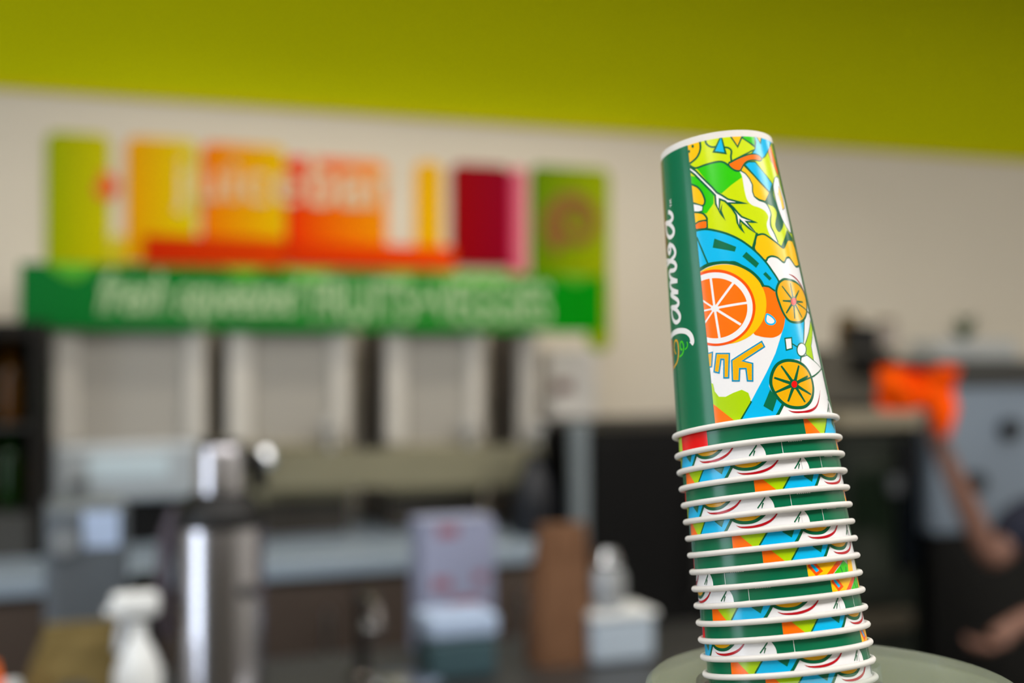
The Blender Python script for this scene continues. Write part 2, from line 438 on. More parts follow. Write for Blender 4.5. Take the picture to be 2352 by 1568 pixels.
 ('orange','s',0,'line',[(34.9,59.2),(33.5,55.7),(31,52.5),(27.5,49.7),(23.2,47.6),(18.3,46.2),(12.8,45.6),(7.1,45.9),(1.2,47.1),(-4.7,49.1),(-10.4,51.9),(-15.4,55.2),(-19.4,58.9),(-21.8,62.8),(-22.2,66.5),(-20.5,70),(-16.9,72.9),(-11.9,75.3),(-6.1,77.1),(0.1,78.1),(6.5,78.4),(12.7,78),(18.5,76.9),(23.7,75.1),(28.2,72.7),(31.6,69.7),(33.9,66.4),(35.1,62.9)]),
 ('white','l',0.62,'',[(9.3,61.8),(-4.1,69.6)]),
 ('white','l',0.85,'',[(9.3,61.8),(8.8,78.8)]),
 ('white','l',0.85,'',[(9.3,61.8),(26.8,73.7)]),
 ('white','l',0.85,'',[(9.3,61.8),(36.3,62.1)]),
 ('white','l',0.85,'',[(9.3,61.8),(28.1,50.9)]),
 ('white','l',0.85,'',[(9.3,61.8),(10.6,44.9)]),
 ('white','l',0.62,'',[(9.3,61.8),(-2.6,53.7)]),
 ('white','l',0.62,'',[(9.3,61.8),(-6.5,61.9)]),
 ('white','s',0,'line',[(12.9,61.3),(12.3,60.5),(10.9,60),(9.2,59.9),(7.5,60.4),(6.4,61.2),(6.1,62.2),(6.7,63.1),(8.1,63.6),(9.8,63.6),(11.5,63.1),(12.6,62.3)]),
 ('white','s',0.6,'blue',[(49.9,55),(53.9,53),(55.4,50.8),(52.9,49.4),(49.4,49.7),(47.6,51.3),(48.3,53.6)]),
 ('white','p',0.5,'line',[(61.1,41.5),(67.4,41.8),(66.1,36),(60.4,35.2)]),
 ('line','l',0.5,'',[(67,38.5),(71.5,36.7)]),
 ('lime2','p',0.35,'line',[(100.1,52.6),(101.3,48.2),(89.6,37.9),(88.6,29.7),(79.9,32.3),(79.8,37.5),(91.2,45.7)]),
 ('white','p',0.4,'line',[(73.5,31.3),(80.6,32.4),(88.6,29.7),(100.8,26),(86,21.8),(72.5,19.3),(69,24.6)]),
 ('line','l',0.55,'',[(101.4,26.1),(85.5,21.7),(74.9,19.6),(66.7,18.1)]),
 ('white','s',0.5,'line',[(80.9,35.4),(79.8,34),(78.1,32.9),(76,32.1),(74,31.8),(72.2,32),(70.9,32.8),(70.4,33.9),(70.5,35.3),(71.4,36.6),(72.9,37.8),(74.8,38.6),(77,38.9),(79,38.6),(80.5,37.9),(81.2,36.8)]),
 ('gold','s',0.9,'line',[(74.4,74),(87.2,72.8),(97.4,69.3),(101,63.9),(95,56.7),(85.5,51.7),(76.8,50.2),(68.8,50.9),(64.6,54.5),(62.3,59.8),(61.1,66.4),(64.5,71.1),(69.2,73.3)]),
 ('line','t',1.05,'',[(77.8,61.8),(72.6,65.9),(67.8,70.1)]),
 ('line','t',1.05,'',[(77.8,61.8),(78,67),(78.3,72.1)]),
 ('line','t',1.05,'',[(77.8,61.8),(82.9,65.1),(89,68.5)]),
 ('line','t',1.05,'',[(77.8,61.8),(84,61.9),(91.8,62.1)]),
 ('line','t',1.05,'',[(77.8,61.8),(81.1,57.4),(84.8,53.1)]),
 ('line','t',1.05,'',[(77.8,61.8),(76.3,57),(74.8,52.2)]),
 ('line','t',1.05,'',[(77.8,61.8),(71.9,58.4),(66.8,55.1)]),
 ('line','t',1.05,'',[(77.8,61.8),(71.4,61.8),(65.8,61.9)]),
 ('line','l',0.55,'',[(77.8,61.8),(101.5,56.5)]),
 ('red','s',0.4,'line',[(81.7,62),(80.7,60.9),(79.2,60),(77.5,59.5),(75.9,59.4),(74.7,59.8),(74.1,60.7),(74.2,61.7),(75,62.8),(76.4,63.6),(78.1,64.1),(79.8,64.2),(81.1,63.8),(81.8,63)]),
 ('gold','s',1.1,'line',[(60.6,29.7),(69.4,28.6),(76.2,25.7),(79.9,21.1),(79.9,14.7),(75.5,8.9),(68.4,5.3),(61.4,4.6),(54.6,5.5),(49.5,8),(45.6,12.3),(43.6,17.5),(45.2,22.6),(49.2,26.9),(54,29)]),
 ('line','t',1.4,'',[(61.7,16.9),(57.7,22),(53.7,27)]),
 ('line','t',1.4,'',[(61.7,16.9),(65.3,21.8),(69.2,26.8)]),
 ('line','t',1.4,'',[(61.7,16.9),(68.6,18.9),(76.4,21.1)]),
 ('line','t',1.4,'',[(61.7,16.9),(68.4,14),(75.8,11.2)]),
 ('line','t',1.4,'',[(61.7,16.9),(64.9,12.1),(68.3,7.3)]),
 ('line','t',1.4,'',[(61.7,16.9),(57.8,12.5),(54.1,8.1)]),
 ('line','t',1.4,'',[(61.7,16.9),(53.6,15.1),(46.1,13.4)]),
 ('line','t',1.4,'',[(61.7,16.9),(53.9,18.9),(46.7,21.1)]),
 ('line','l',0.6,'',[(61.7,16.9),(67.8,18.2),(85.1,21.5)]),
 ('red','s',0.5,'line',[(64.8,16.8),(64.2,15.9),(63.1,15.1),(61.7,14.7),(60.4,14.8),(59.4,15.3),(58.8,16.1),(58.8,17),(59.4,18),(60.4,18.7),(61.7,19.1),(63.1,19.1),(64.2,18.6),(64.8,17.8)]),
 ('stripe','p',0,'line',[(42.3,15.1),(46.4,10.4),(41.7,3.7),(35.8,7)]),
 ('gold','p',0.45,'letterline',[(-3.1,38.5),(3.6,38.9),(1.7,31.5),(-4.3,31.1)]),
 ('gold','p',0.5,'letterline',[(6.6,37.8),(16.7,36.6),(14,24),(10.5,24.4),(12.1,34),(9.8,34.4),(7.1,27.4),(3.3,28.5)]),
 ('gold','p',0.5,'letterline',[(41.8,40.7),(43.3,37.8),(25.8,31.7),(32.7,29.7),(30.9,20.6),(27.3,21),(27.4,27.5),(22.9,27.9),(21.4,21.6),(16.6,22.1),(17.9,32.8)]),
 ('lime2','p',0,'line',[(-5.3,24.9),(1.4,22.3),(2.1,18.2),(5.1,15),(10.1,14.4),(16,15.8),(22.4,16.8),(26.7,14.7),(27.6,11.4),(27.2,9.8),(19.1,2.1),(16.1,-2.1),(-9.1,0.7)]),
 ('orange','p',0,'line',[(-3.2,13.7),(2.4,10.2),(14.4,1.6),(13.5,-3.5),(-9.3,-1)]),
 ('darkred','t',0.75,'',[(53.3,3.7),(57.3,2.5),(66.3,2.2),(75.2,3.5),(81.6,6.6),(88.9,13.7)]),
 ('darkred','t',0.5,'',[(77.5,77.3),(87.1,75.5),(96.7,71.4),(101.7,66.4)]),
 ('line','l',0.45,'',[(100.3,7.7),(93.6,2.2)]),
 ('amber','p',0,'line',[(175.3,11.2),(212.6,10.4),(205.9,7.5),(192.3,-0.4),(172.6,0.3)]),
 ('blue','p',1,'redorange',[(179.4,8.5),(182.8,7.4),(186.8,3.6),(182.6,2.2),(178.3,6.6)]),
 ('green','p',0,'line',[(199.3,2.3),(210.8,7.3),(217.3,4.1),(221.1,1.1),(215.7,-1.9),(193.7,-0.5)]),
 ('redorange','l',1.7,'',[(209.4,8.6),(200.2,4.7),(191.1,0.1)]),
 ('line','l',0.4,'',[(205.5,4.3),(206.7,1.4)]),
 ('line','l',0.4,'',[(212.2,4),(211.2,1.2)]),
 ('gold','l',0.9,'',[(-48.9,36.9),(-37.9,39.2),(-33.8,43.9),(-34.2,49.2),(-37.5,51.1),(-41.1,50.1),(-42.5,46.7),(-39.3,43.6)]),
 ('leaf','l',0.9,'',[(-32.8,41.3),(-27.4,42.2),(-25.1,45.3),(-26.2,48.3),(-28.3,49),(-30.2,47.6),(-29.5,45.1),(-27,44.6)]),
 ('leaf','l',0.7,'',[(-23.6,44),(-20.6,45),(-19.8,46.5),(-20.3,47.8)]),
]

PRINT = {'stripe': (0, 104, 68), 'line': (0, 92, 56), 'lime': (200, 220, 0), 'lime2': (170, 208, 0), 'green': (46, 196, 0), 'leaf': (60, 200, 20),
         'blue': (0, 180, 232), 'letterline': (0, 140, 184), 'amber': (250, 190, 0), 'gold': (232, 172, 0), 'orange': (255, 112, 0), 'redorange': (238, 82, 0),
         'white': (232, 231, 233), 'red': (228, 10, 10), 'darkred': (176, 8, 24), 'mark': (232, 230, 230)}
PNAMES = list(PRINT)
def print_mat(k):
    return mat('print_' + k, PRINT[k], 0.2, 0, 0.02, 900, spec=0.3)

def smooth_poly(p, closed=True, n=5):
    out, L = [], len(p)
    rng = range(L) if closed else range(L - 1)
    for i in rng:
        p0, p1, p2, p3 = (p[(i - 1) % L], p[i], p[(i + 1) % L], p[(i + 2) % L]) if closed else (p[max(i - 1, 0)], p[i], p[i + 1], p[min(i + 2, L - 1)])
        for k in range(n):
            t = k / n
            out.append(tuple(0.5 * (2 * p1[d] + (p2[d] - p0[d]) * t + (2 * p0[d] - 5 * p1[d] + 4 * p2[d] - p3[d]) * t * t + (3 * p1[d] - p0[d] - 3 * p2[d] + p3[d]) * t ** 3) for d in (0, 1)))
    if not closed:
        out.append(p[-1])
    return out

HLO, HHI, STEP = 1.2, 155.0, 3.0
def clip(poly, axis, val, keep_above):
    out = []
    for i in range(len(poly)):
        a, b = poly[i], poly[(i + 1) % len(poly)]
        ia, ib = (a[axis] >= val) == keep_above or a[axis] == val, (b[axis] >= val) == keep_above or b[axis] == val
        if ia:
            out.append(a)
        if ia != ib:
            t = (val - a[axis]) / (b[axis] - a[axis])
            out.append((a[0] + (b[0] - a[0]) * t, a[1] + (b[1] - a[1]) * t))
    return out

class Print:
    def __init__(self):
        self.v, self.f, self.m, self.n = [], [], [], []
        self.layer = 0
    def facets(self, polys, col, t0=None, t1=None, lift=0.0):
        off = 0.02 + 0.0013 * self.layer - lift
        self.layer += 1
        mi = PNAMES.index(col)
        for p in polys:
            off += lift
            p = clip(p, 1, HLO, True)
            p = clip(p, 1, HHI, False) if p else p
            if p and t0 is not None:
                p = clip(p, 0, t0, True)
            if p and t1 is not None:
                p = clip(p, 0, t1, False)
            if len(p) < 3:
                continue
            k0, k1 = math.floor(min(q[0] for q in p) / STEP), math.ceil(max(q[0] for q in p) / STEP)
            for k in range(k0, k1):
                q = clip(clip(p, 0, k * STEP, True), 0, (k + 1) * STEP, False)
                if len(q) < 3:
                    continue
                area2 = sum(q[i][0] * q[(i + 1) % len(q)][1] - q[(i + 1) % len(q)][0] * q[i][1] for i in range(len(q)))
                if abs(area2) < 1e-5:
                    continue
                if area2 < 0:
                    q = q[::-1]
                base = len(self.v)
                a0, a1 = math.radians(k * STEP), math.radians((k + 1) * STEP)
                for th, h in q:
                    # points lie on the same flat facet the cup wall has
                    r = cup_r(h) + off
                    u = (th - k * STEP) / STEP
                    x = r * (math.cos(a0) * (1 - u) + math.cos(a1) * u)
                    y = r * (math.sin(a0) * (1 - u) + math.sin(a1) * u)
                    self.v.append((x * CUP_MM, y * CUP_MM, h * CUP_MM))
                    a = math.radians(th)
                    self.n.append(Vector((math.cos(a), math.sin(a), (RT - RB) / CH)).normalized())
                self.f.append(tuple(range(base, base + len(q))))
                self.m.append(mi)
    def fill(self, pts, col, **kw):
        tri = geometry.tessellate_polygon([[Vector((x * 0.65, y, 0)) for x, y in pts]])
        self.facets([[pts[i] for i in t] for t in tri], col, **kw)
    def stroke(self, pts, w, col, closed=False, taper=False, **kw):
        n = len(pts)
        Lf, Rt = [], []
        for i, (th, h) in enumerate(pts):
            k = math.radians(1) * cup_r(h)
            pr = pts[i - 1] if (i or closed) else None
            nx = pts[(i + 1) % n] if (i < n - 1 or closed) else None
            ds = []
            for a, b in ((pr, (th, h)), ((th, h), nx)):
                if a and b:
                    d = Vector(((b[0] - a[0]) * k, b[1] - a[1]))
                    if d.length > 1e-6:
                        ds.append(d.normalized())
            if not ds:
                ds = [Vector((1, 0))]
            nn = Vector((-sum(d.y for d in ds), sum(d.x for d in ds)))
            if nn.length < 1e-4:
                nn = Vector((-ds[0].y, ds[0].x))
            nn.normalize()
            c = max(0.5, abs(nn.dot(Vector((-ds[0].y, ds[0].x)))))
            hw = w * 0.74
            if taper:
                u = i / max(1, n - 1)
                hw *= (1.0 - 0.5 * u) if taper == 2 else max(0.12, math.sin(math.pi * min(0.97, max(0.03, u))) * 1.15)
            o = nn * (hw / c)
            Lf.append((th + o.x / k, h + o.y))
            Rt.append((th - o.x / k, h - o.y))
        qs = []
        for i in range(n if closed else n - 1):
            j = (i + 1) % n
            qs += [[Lf[i], Lf[j], Rt[j]], [Lf[i], Rt[j], Rt[i]]]
        self.facets(qs, col, **kw)
    def mesh(self, name):
        me = bpy.data.meshes.new(name)
        me.from_pydata(self.v, [], self.f)
        me.polygons.foreach_set('material_index', self.m)
        me.polygons.foreach_set('use_smooth', [True] * len(self.f))
        for k in PNAMES:
            me.materials.append(print_mat(k))
        me.normals_split_custom_set_from_vertices(self.n)
        return me

TH_B, TH_Y, TH_A = 102.0, 176.5, 287.0
def rect(a, b, h0, h1):
    return [(a, h0), (b, h0), (b, h1), (a, h1)]
def build_print():
    P = Print()
    P.fill(rect(0, TH_B, 0, 160), 'lime')
    n_logo = 3
    for col, kind, w, oc, pts in ART[:-n_logo]:
        far = pts[0][0] > 150
        lim = dict(t0=TH_Y, t1=TH_A) if far else dict(t0=0, t1=TH_B)
        if kind in 'sp':
            q = smooth_poly(pts) if kind == 's' else pts
            P.fill(q, col, **lim)
            if w:
                P.stroke(q, w, oc, closed=True, **lim)
        else:
            q = smooth_poly(pts, False) if len(pts) > 3 else pts
            P.stroke(q, w, col, taper=(1 if len(pts) > 3 else 2) if kind == 't' else 0, **lim)
    # far panel: plain fields beyond what the nested cups show
    P.fill([(TH_Y, 9), (212, 12), (250, 30), (287, 26), (287, 60), (250, 75), (TH_Y, 60)], 'lime2', t0=TH_Y, t1=TH_A)
    P.fill(smooth_poly([(190, 95), (215, 80), (245, 92), (255, 118), (230, 138), (198, 128)]), 'amber', t0=TH_Y, t1=TH_A)
    P.fill([(180, 140), (285, 128), (285, 160), (180, 160)], 'blue', t0=TH_Y, t1=TH_A)
    P.fill([(214, 0), (222, 0), (226, 12), (217, 9)], 'amber')
    P.fill([(236, 0), (256, 0), (253, 16), (244, 20)], 'lime2')
    P.fill([(254, 0), (287, 0), (287, 14), (253, 15)], 'red')
    # white shapes beside the second green stripe and the two green stripes
    P.fill(rect(TH_B - 1.2, TH_Y, 0, 160), 'stripe', t0=TH_B)
    P.fill(smooth_poly([(TH_B - 2, 9), (TH_B + 0.5, 7), (TH_B + 2.4, 4.5), (TH_B + 3, 2), (TH_B + 2.5, -1), (TH_B - 2, -1)]), 'white')
    P.stroke([(TH_B - 2.5, 9.6), (TH_B - 0.4, 8.2), (TH_B + 1.4, 6.6)], 0.3, 'line')
    P.stroke([(TH_B - 4.2, 4.6), (TH_B - 5.6, 2.0)], 0.5, 'line', taper=2)
    P.fill(rect(TH_A, 360, 0, 160), 'stripe')
    P.stroke([(117, 1), (117, 153)], 0.18, 'mark')
    for k in range(7):
        P.fill(rect(122 + k * 1.6, 123 + k * 1.6, 7.1, 7.8), 'mark')
    # script logotype running up both stripes: (reading direction mm, letter height mm)
    J = [(9.2, 21), (9.7, 14), (9.9, 8), (9.5, 2), (7.9, -4), (5.0, -7.6), (1.5, -8.6), (0.2, -7.6)]
    letters = [
        (J, 2.7), ([(9.2, 21), (7.5, 23), (4, 22.5), (2, 20)], 1.6),
        ([(24.2, 9.8), (21.5, 11.2), (17.5, 9.6), (14.9, 5.4), (15.3, 1.4), (18, 0.6), (21.6, 4), (24, 9.4), (24.4, 10.4), (23.3, 4), (24.2, 1), (26.6, 1.8), (29.2, 6.2)], 2.1),
        ([(29.0, 6), (31.4, 10.2), (31.8, 7), (30.6, 0.4)], 2.1), ([(30.6, 0.6), (33.8, 7.8), (36.8, 10.8), (38.2, 9), (36.8, 0.4)], 2.1),
        ([(36.8, 0.6), (40, 7.8), (43, 10.8), (44.5, 9), (43.6, 3), (45, 0.7), (47.4, 2), (49, 5)], 2.1),
        ([(48.6, 4), (51.6, 13), (52.6, 20), (51, 22.4), (49.4, 19), (49.8, 8), (51.2, 1.6), (54, 0.6), (57.4, 3.2), (58.6, 7.4), (57, 10), (54.4, 8.4), (55.6, 6), (60, 6.4)], 2.0),
        ([(72.2, 9.8), (69.5, 11.2), (65.4, 9.6), (62.8, 5.4), (63.2, 1.4), (66, 0.6), (69.6, 4), (72, 9.4), (72.4, 10.4), (71.3, 4), (72.2, 1), (74.6, 1.2), (76.6, 3.6), (77.2, 5.4)], 2.1)]
    for base in (TH_A + 46.2, TH_B + 47):
        def tr(p):
            h = 45.7 + p[0]
            return (base - math.degrees(p[1] / cup_r(h)), h)
        for pts, w in letters:
            P.stroke([tr(p) for p in smooth_poly(pts, False, 6)], w * 0.74, 'mark', lift=0.0004)
        for pts in ([(79.2, 2.6), (80.8, 2.6)], [(80, 2.6), (80, 0.9)], [(81.3, 0.9), (81.6, 2.6), (82.3, 1.4), (83, 2.6), (83.3, 0.9)]):
            P.stroke([tr(p) for p in pts], 0.28, 'mark')
        sh = base - (TH_A + 46.2) + 360
        for col, kind, w, oc, pts in ART[-n_logo:]:
            P.stroke(smooth_poly([(a + sh, h) for a, h in pts], False), w * 0.75, col, lift=0.0004)
        P.stroke(smooth_poly([(a + sh, h) for a, h in [(-62, 34), (-52, 38), (-48.5, 45), (-50, 51.5), (-54, 52.5), (-57, 49), (-55, 45)]], False), 0.7, 'orange', lift=0.0004)
    return P.mesh('printed_artwork')

PAPER = mat('cup_paper_white', (216, 212, 207), 0.5, 0, 0.03, 300)
PAPER_IN = mat('cup_paper_inside', (228, 226, 222), 0.5, 0, 0.03, 300)
print_me = build_print()
NSEG = 120
def wall_mesh():
    m = MB()
    prof = [(cup_r(0.6), 0.6), (RB, CH), (RB - 1.1, CH), (cup_r(CH - 9) - 0.8, CH - 9)]
    m.lathe([(r * CUP_MM, h * CUP_MM) for r, h in prof], NSEG, cap=False)
    m.lathe([((RT - 0.3) * CUP_MM, 0.6 * CUP_MM), ((cup_r(CH - 12) - 0.3) * CUP_MM, (CH - 12) * CUP_MM)], NSEG, cap=False)
    return m
def torus(R, r, n=120, k=14):
    vs, fs = [], []
    for i in range(n):
        a = 2 * math.pi * i / n
        for j in range(k):
            b = 2 * math.pi * j / k
            # the rolled lip overlaps itself at the side seam and swells there slightly
            da = abs((math.degrees(a) - 117 + 180) % 360 - 180)
            rr = r * (1 + 0.1 * max(0, 1 - da / 5))
            vs.append(((R + rr * math.cos(b)) * math.cos(a), (R + rr * math.cos(b)) * math.sin(a), rr * math.sin(b)))
    for i in range(n):
        for j in range(k):
            fs.append((i * k + j, ((i + 1) % n) * k + j, ((i + 1) % n) * k + (j + 1) % k, i * k + (j + 1) % k))
    return vs, fs

AX = Vector((-0.10653, 0.17921, 1.0)).normalized()
E1 = (Vector((0, -1, 0)) - AX * Vector((0, -1, 0)).dot(AX)).normalized()
E2 = AX.cross(E1)
PM = RZ @ Matrix.Rotation(PITCH, 3, 'X')
C_TOP = Vector((0.132012, 0.686267, -0.046967))     # centre of the top cup's lip, seen from the eye
S0, SN = 0.010771, 0.008888
CUP_ROT = [-38.3, 26.2, -110.5, -80.3, -16.2, -109.7, -86.1, -37.5, -17.3, -164.6, -147.4, -65.6, -10.6, -121.6, -52.7, -26.9, -95.0, 10.0]
ORD = ['topmost', 'second', 'third', 'fourth', 'fifth', 'sixth', 'seventh', 'eighth', 'ninth', 'tenth', 'eleventh', 'twelfth', 'thirteenth', 'fourteenth', 'fifteenth', 'sixteenth', 'seventeenth', 'eighteenth']
proto = {}
def rot_frame(deg):
    a = math.radians(deg)
    x = E1 * math.cos(a) + E2 * math.sin(a)
    y = AX.cross(x)
    return (PM @ Matrix((x, y, AX)).transposed()).to_4x4()
def cup_pos(i):
    return EYE + PM @ (C_TOP - AX * (0 if i == 0 else S0 + (i - 1) * SN))
for i, deg in enumerate(CUP_ROT):
    lab = ('topmost upside-down paper cup, its whole colourful fruit print and green logo stripe showing' if i == 0 else
           'upside-down printed paper cup, %s down from the top of the nested stack' % ORD[i])
    t = thing('paper_cup', lab, 'cup', (0, 0, 0), 0, 'paper cups nested upside down in one tall stack')
    M = rot_frame(deg)
    M.translation = cup_pos(i)
    t.matrix_world = M
    if i == 0:
        proto['wall'] = wall_mesh().build('cup_wall', PAPER, t, True).data
        m = MB()
        m.add(*[[tuple(c * CUP_MM for c in p) for p in torus(RT + 1.35, 1.55)[0]], torus(RT + 1.35, 1.55)[1]])
        proto['lip'] = m.build('rolled_lip', PAPER, t, True).data
        proto['base'] = MB().lathe([((cup_r(CH - 9) - 0.6) * CUP_MM, (CH - 9.6) * CUP_MM), ((cup_r(CH - 9) - 0.6) * CUP_MM, (CH - 9) * CUP_MM)], 60).build('base_disc', PAPER_IN, t).data
        o = bpy.data.objects.new('printed_artwork', print_me)
        COL.objects.link(o)
        o.parent = t
    else:
        for nm, me in (('cup_wall', proto['wall']), ('rolled_lip', proto['lip']), ('base_disc', proto['base']), ('printed_artwork', print_me)):
            o = bpy.data.objects.new(nm, me)
            COL.objects.link(o)
            o.parent = t

low = min((cup_pos(17) + (rot_frame(0).to_3x3() @ Vector((0.0435 * math.cos(a), 0.0435 * math.sin(a), 0)))).z for a in [k * 0.1 for k in range(63)]) - 0.0016
# clear holder the stack leans in: a level round plate on a skirt, with a tilted sleeve around the cups
ACR = mat_clear('clear_acrylic', (176, 186, 172), 0.22, 0.14, 0.18)
ACR2 = mat_clear('clear_sleeve', (196, 204, 196), 0.13, 0.2, 0.05)
PC = at(1912, 1566, 0.668)
holder = thing('cup_holder', 'clear round plastic cup holder that the leaning cup stack stands in', 'cup holder', (PC.x, PC.y, low), TURN)
PZ = PC.z - low
HM = rot_frame(0)
H_I = 14.35
hc = cup_pos(H_I)
kt = (PC.z - cup_pos(14).z) / (HM.to_3x3() @ Vector((0, 0, 1))).z
ax_at = cup_pos(14) + (HM.to_3x3() @ Vector((0, 0, 1))) * kt
hx, hy = (RZ.inverted() @ (ax_at - PC)).x, (RZ.inverted() @ (ax_at - PC)).y
n = 96
RO, RH = 0.098, 0.0492
def ring(r, z, cx=0.0, cy=0.0):
    return [(cx + r * math.cos(2 * math.pi * i / n), cy + r * math.sin(2 * math.pi * i / n), z) for i in range(n)]
rings = [ring(RO, PZ - 0.006), ring(RO, PZ - 0.003), ring(RO - 0.003, PZ), ring(RH, PZ, hx, hy), ring(RH, PZ - 0.006, hx, hy)]
vs, fs = [], []
for r_ in rings:
    vs += r_
for k in range(5):
    for i in range(n):
        fs.append((k * n + i, k * n + (i + 1) % n, ((k + 1) % 5) * n + (i + 1) % n, ((k + 1) % 5) * n + i))
MB().add(vs, fs).build('top_plate', ACR, holder, True)
MB().add(ring(RO - 0.004, PZ - 0.006) + ring(RO - 0.004, 0.0005), [(i, (i + 1) % n, n + (i + 1) % n, n + i) for i in range(n)]).build('skirt', ACR, holder, True)
slv = MB().add(ring(0.0466, 0.0) + ring(0.0466, -0.0135), [(i, (i + 1) % n, n + (i + 1) % n, n + i) for i in range(n)]).build('sleeve', ACR2, holder, True)
HM.translation = hc
bpy.context.view_layer.update()
slv.matrix_world = HM
# narrow service ledge carrying the holder, its top just under the frame
LEDGE = mat('ledge_laminate', (120, 116, 108), 0.4, 0, 0.1, 20)
lg = thing('service_ledge', 'narrow grey laminate service ledge under the cup stack', 'counter', RZ @ Vector((0.16, 0.60, 0)), TURN)
MB().box(-1.6, 1.3, -0.13, 0.115, low - 0.03, low).build('ledge_top', LEDGE, lg, False, 0.004)
MB().box(-1.58, 1.28, -0.08, 0.09, 0.0, low - 0.03).build('ledge_front', LEDGE, lg)

# ================================================================== behind the stack: sign, machines, counters
ZC = 1.08          # back counter top
ZI = 0.93         # island counter top
def wthing(name, label, cat, px0, px1, t, z, group=None):
    """a thing aligned with the sign wall, between two sight lines, its front t metres off the wall; returns (empty, width)"""
    s0, s1 = on_wall(px0, 900, t)[0], on_wall(px1, 900, t)[0]
    e = thing(name, label, cat, wpt((s0 + s1) / 2, t, z), YAW, group)
    return e, s1 - s0
def zat(px, py, t):
    return on_wall(px, py, t)[1]

# ---- colour sign on the wall
TS = 0.012
s0, z0 = on_wall(105, 805, TS)
sign = thing('juice_bar_sign', 'wall sign of upright colour panels with white lettering juice bar', 'sign', wpt(s0, 0.0, zat(1380, 805, TS)), YAW)
SZ = sign.location.z
def sx(px, py=500):
    return on_wall(px, py, TS)[0] - s0
def panel(name, px0, px1, py0, py1, c0, c1, th=0.012, y0=0.0, r=0.03, corners=(0, 0, 1, 1), lab=None):
    xm = (px0 + px1) / 2
    a, b = sx(px0, (py0 + py1) / 2), sx(px1, (py0 + py1) / 2)
    lo, hi = zat(xm, py1, TS) - SZ, zat(xm, py0, TS) - SZ
    r = min(r, (b - a) / 2.2, (hi - lo) / 2.2)
    o = MB().prism(rounded(b - a, hi - lo, r, 6, corners, a, lo), -y0 - th, -y0 - 0.0005).build(name, mat_grad(name + '_ink', c0, c1), sign)
    if lab:
        o['label'] = lab
    return o
YEL = (226, 214, 0)
panel('colour_panel', 105, 252, 305, 608, (150, 168, 0), (205, 196, 0), lab='olive lime panel')
panel('colour_panel', 254, 288, 540, 608, (214, 198, 60), (220, 200, 20), lab='pale yellow panel')
panel('colour_panel', 290, 452, 318, 602, (232, 156, 0), (222, 206, 0), lab='amber to yellow panel')
panel('colour_panel', 464, 655, 332, 606, (238, 120, 0), (230, 190, 0), lab='orange to yellow panel')
panel('colour_panel', 658, 888, 366, 606, (232, 34, 0), (244, 150, 0), lab='red to orange panel')
panel('colour_panel', 955, 1014, 372, 580, (240, 176, 0), (236, 184, 0), lab='narrow amber panel')
panel('colour_panel', 1038, 1172, 378, 612, (150, 0, 0), (140, 0, 34), lab='crimson panel')
panel('colour_panel', 1174, 1210, 385, 628, (222, 40, 100), (232, 150, 160), lab='pink panel')
panel('colour_panel', 1220, 1400, 384, 640, (92, 130, 0), (160, 176, 0), lab='leaf green panel with a brown spiral')
panel('colour_panel', 1352, 1402, 642, 806, (140, 170, 0), (168, 176, 0), r=0.05, corners=(1, 1, 0, 0), lab='lime tail below the green banner')
panel('colour_strip', 330, 655, 545, 612, (206, 40, 0), (220, 66, 0), 0.008, 0.013, 0.005, lab='red orange strip')
panel('colour_strip', 662, 1042, 562, 616, (216, 52, 0), (244, 78, 0), 0.008, 0.013, 0.005, lab='orange red strip')
LETTER = mat('sign_letter_white', (226, 206, 170), 0.5, 0, 0.02)
def sign_text(body, px0, px1, py0, py1, off):
    xm = (px0 + px1) / 2
    a, b = sx(px0, py1), sx(px1, py1)
    o = text_mesh(body, 0.1, LETTER, 'lettering', sign, 0.003, 0, off, b - a, zat(xm, py0, TS) - zat(xm, py1, TS))
    o.location = (a, -0.018, zat(xm, py1, TS) - SZ)
    o['label'] = 'white lettering ' + body
sign_text('juice', 400, 690, 372, 494, 0.0)
sign_text('bar', 708, 900, 362, 476, 0.0015)
def spiral(name, px, py, rpx, turns, wpx, m, y=-0.016, a0=0.0):
    c = Vector((sx(px, py), 0, zat(px, py, TS) - SZ))
    k = (sx(px + 100, py) - sx(px, py)) / 100
    pts = []
    n = 40
    for i in range(n + 1):
        u = i / n
        r = rpx * k * (0.18 + 0.82 * u)
        a = a0 + turns * 2 * math.pi * u
        pts.append(c + Vector((r * math.cos(a), y, r * math.sin(a))))
    L = []
    vs, fs = [], []
    for i, p in enumerate(pts):
        d = (pts[min(i + 1, n)] - pts[max(i - 1, 0)]).normalized()
        q = Vector((-d.z, 0, d.x)) * (wpx * k * 0.5 * (0.5 + 0.5 * i / n))
        vs += [p + q + Vector((0, -0.004, 0)), p - q + Vector((0, -0.004, 0)), p + q, p - q]
    for i in range(n):
        b = i * 4
        fs += [(b, b + 1, b + 5, b + 4), (b + 2, b + 6, b + 7, b + 3), (b, b + 4, b + 6, b + 2), (b + 1, b + 3, b + 7, b + 5)]
    return MB().add(vs, fs).build(name, m, sign)
spiral('swirl_mark', 1318, 512, 62, 1.6, 30, mat('swirl_brown', (140, 84, 0), 0.5), a0=0.4)['label'] = 'brown spiral mark'
spiral('swirl_mark', 238, 432, 26, 1.1, 28, mat('swirl_orange', (238, 96, 0), 0.5), a0=1.2)['label'] = 'orange swirl mark'

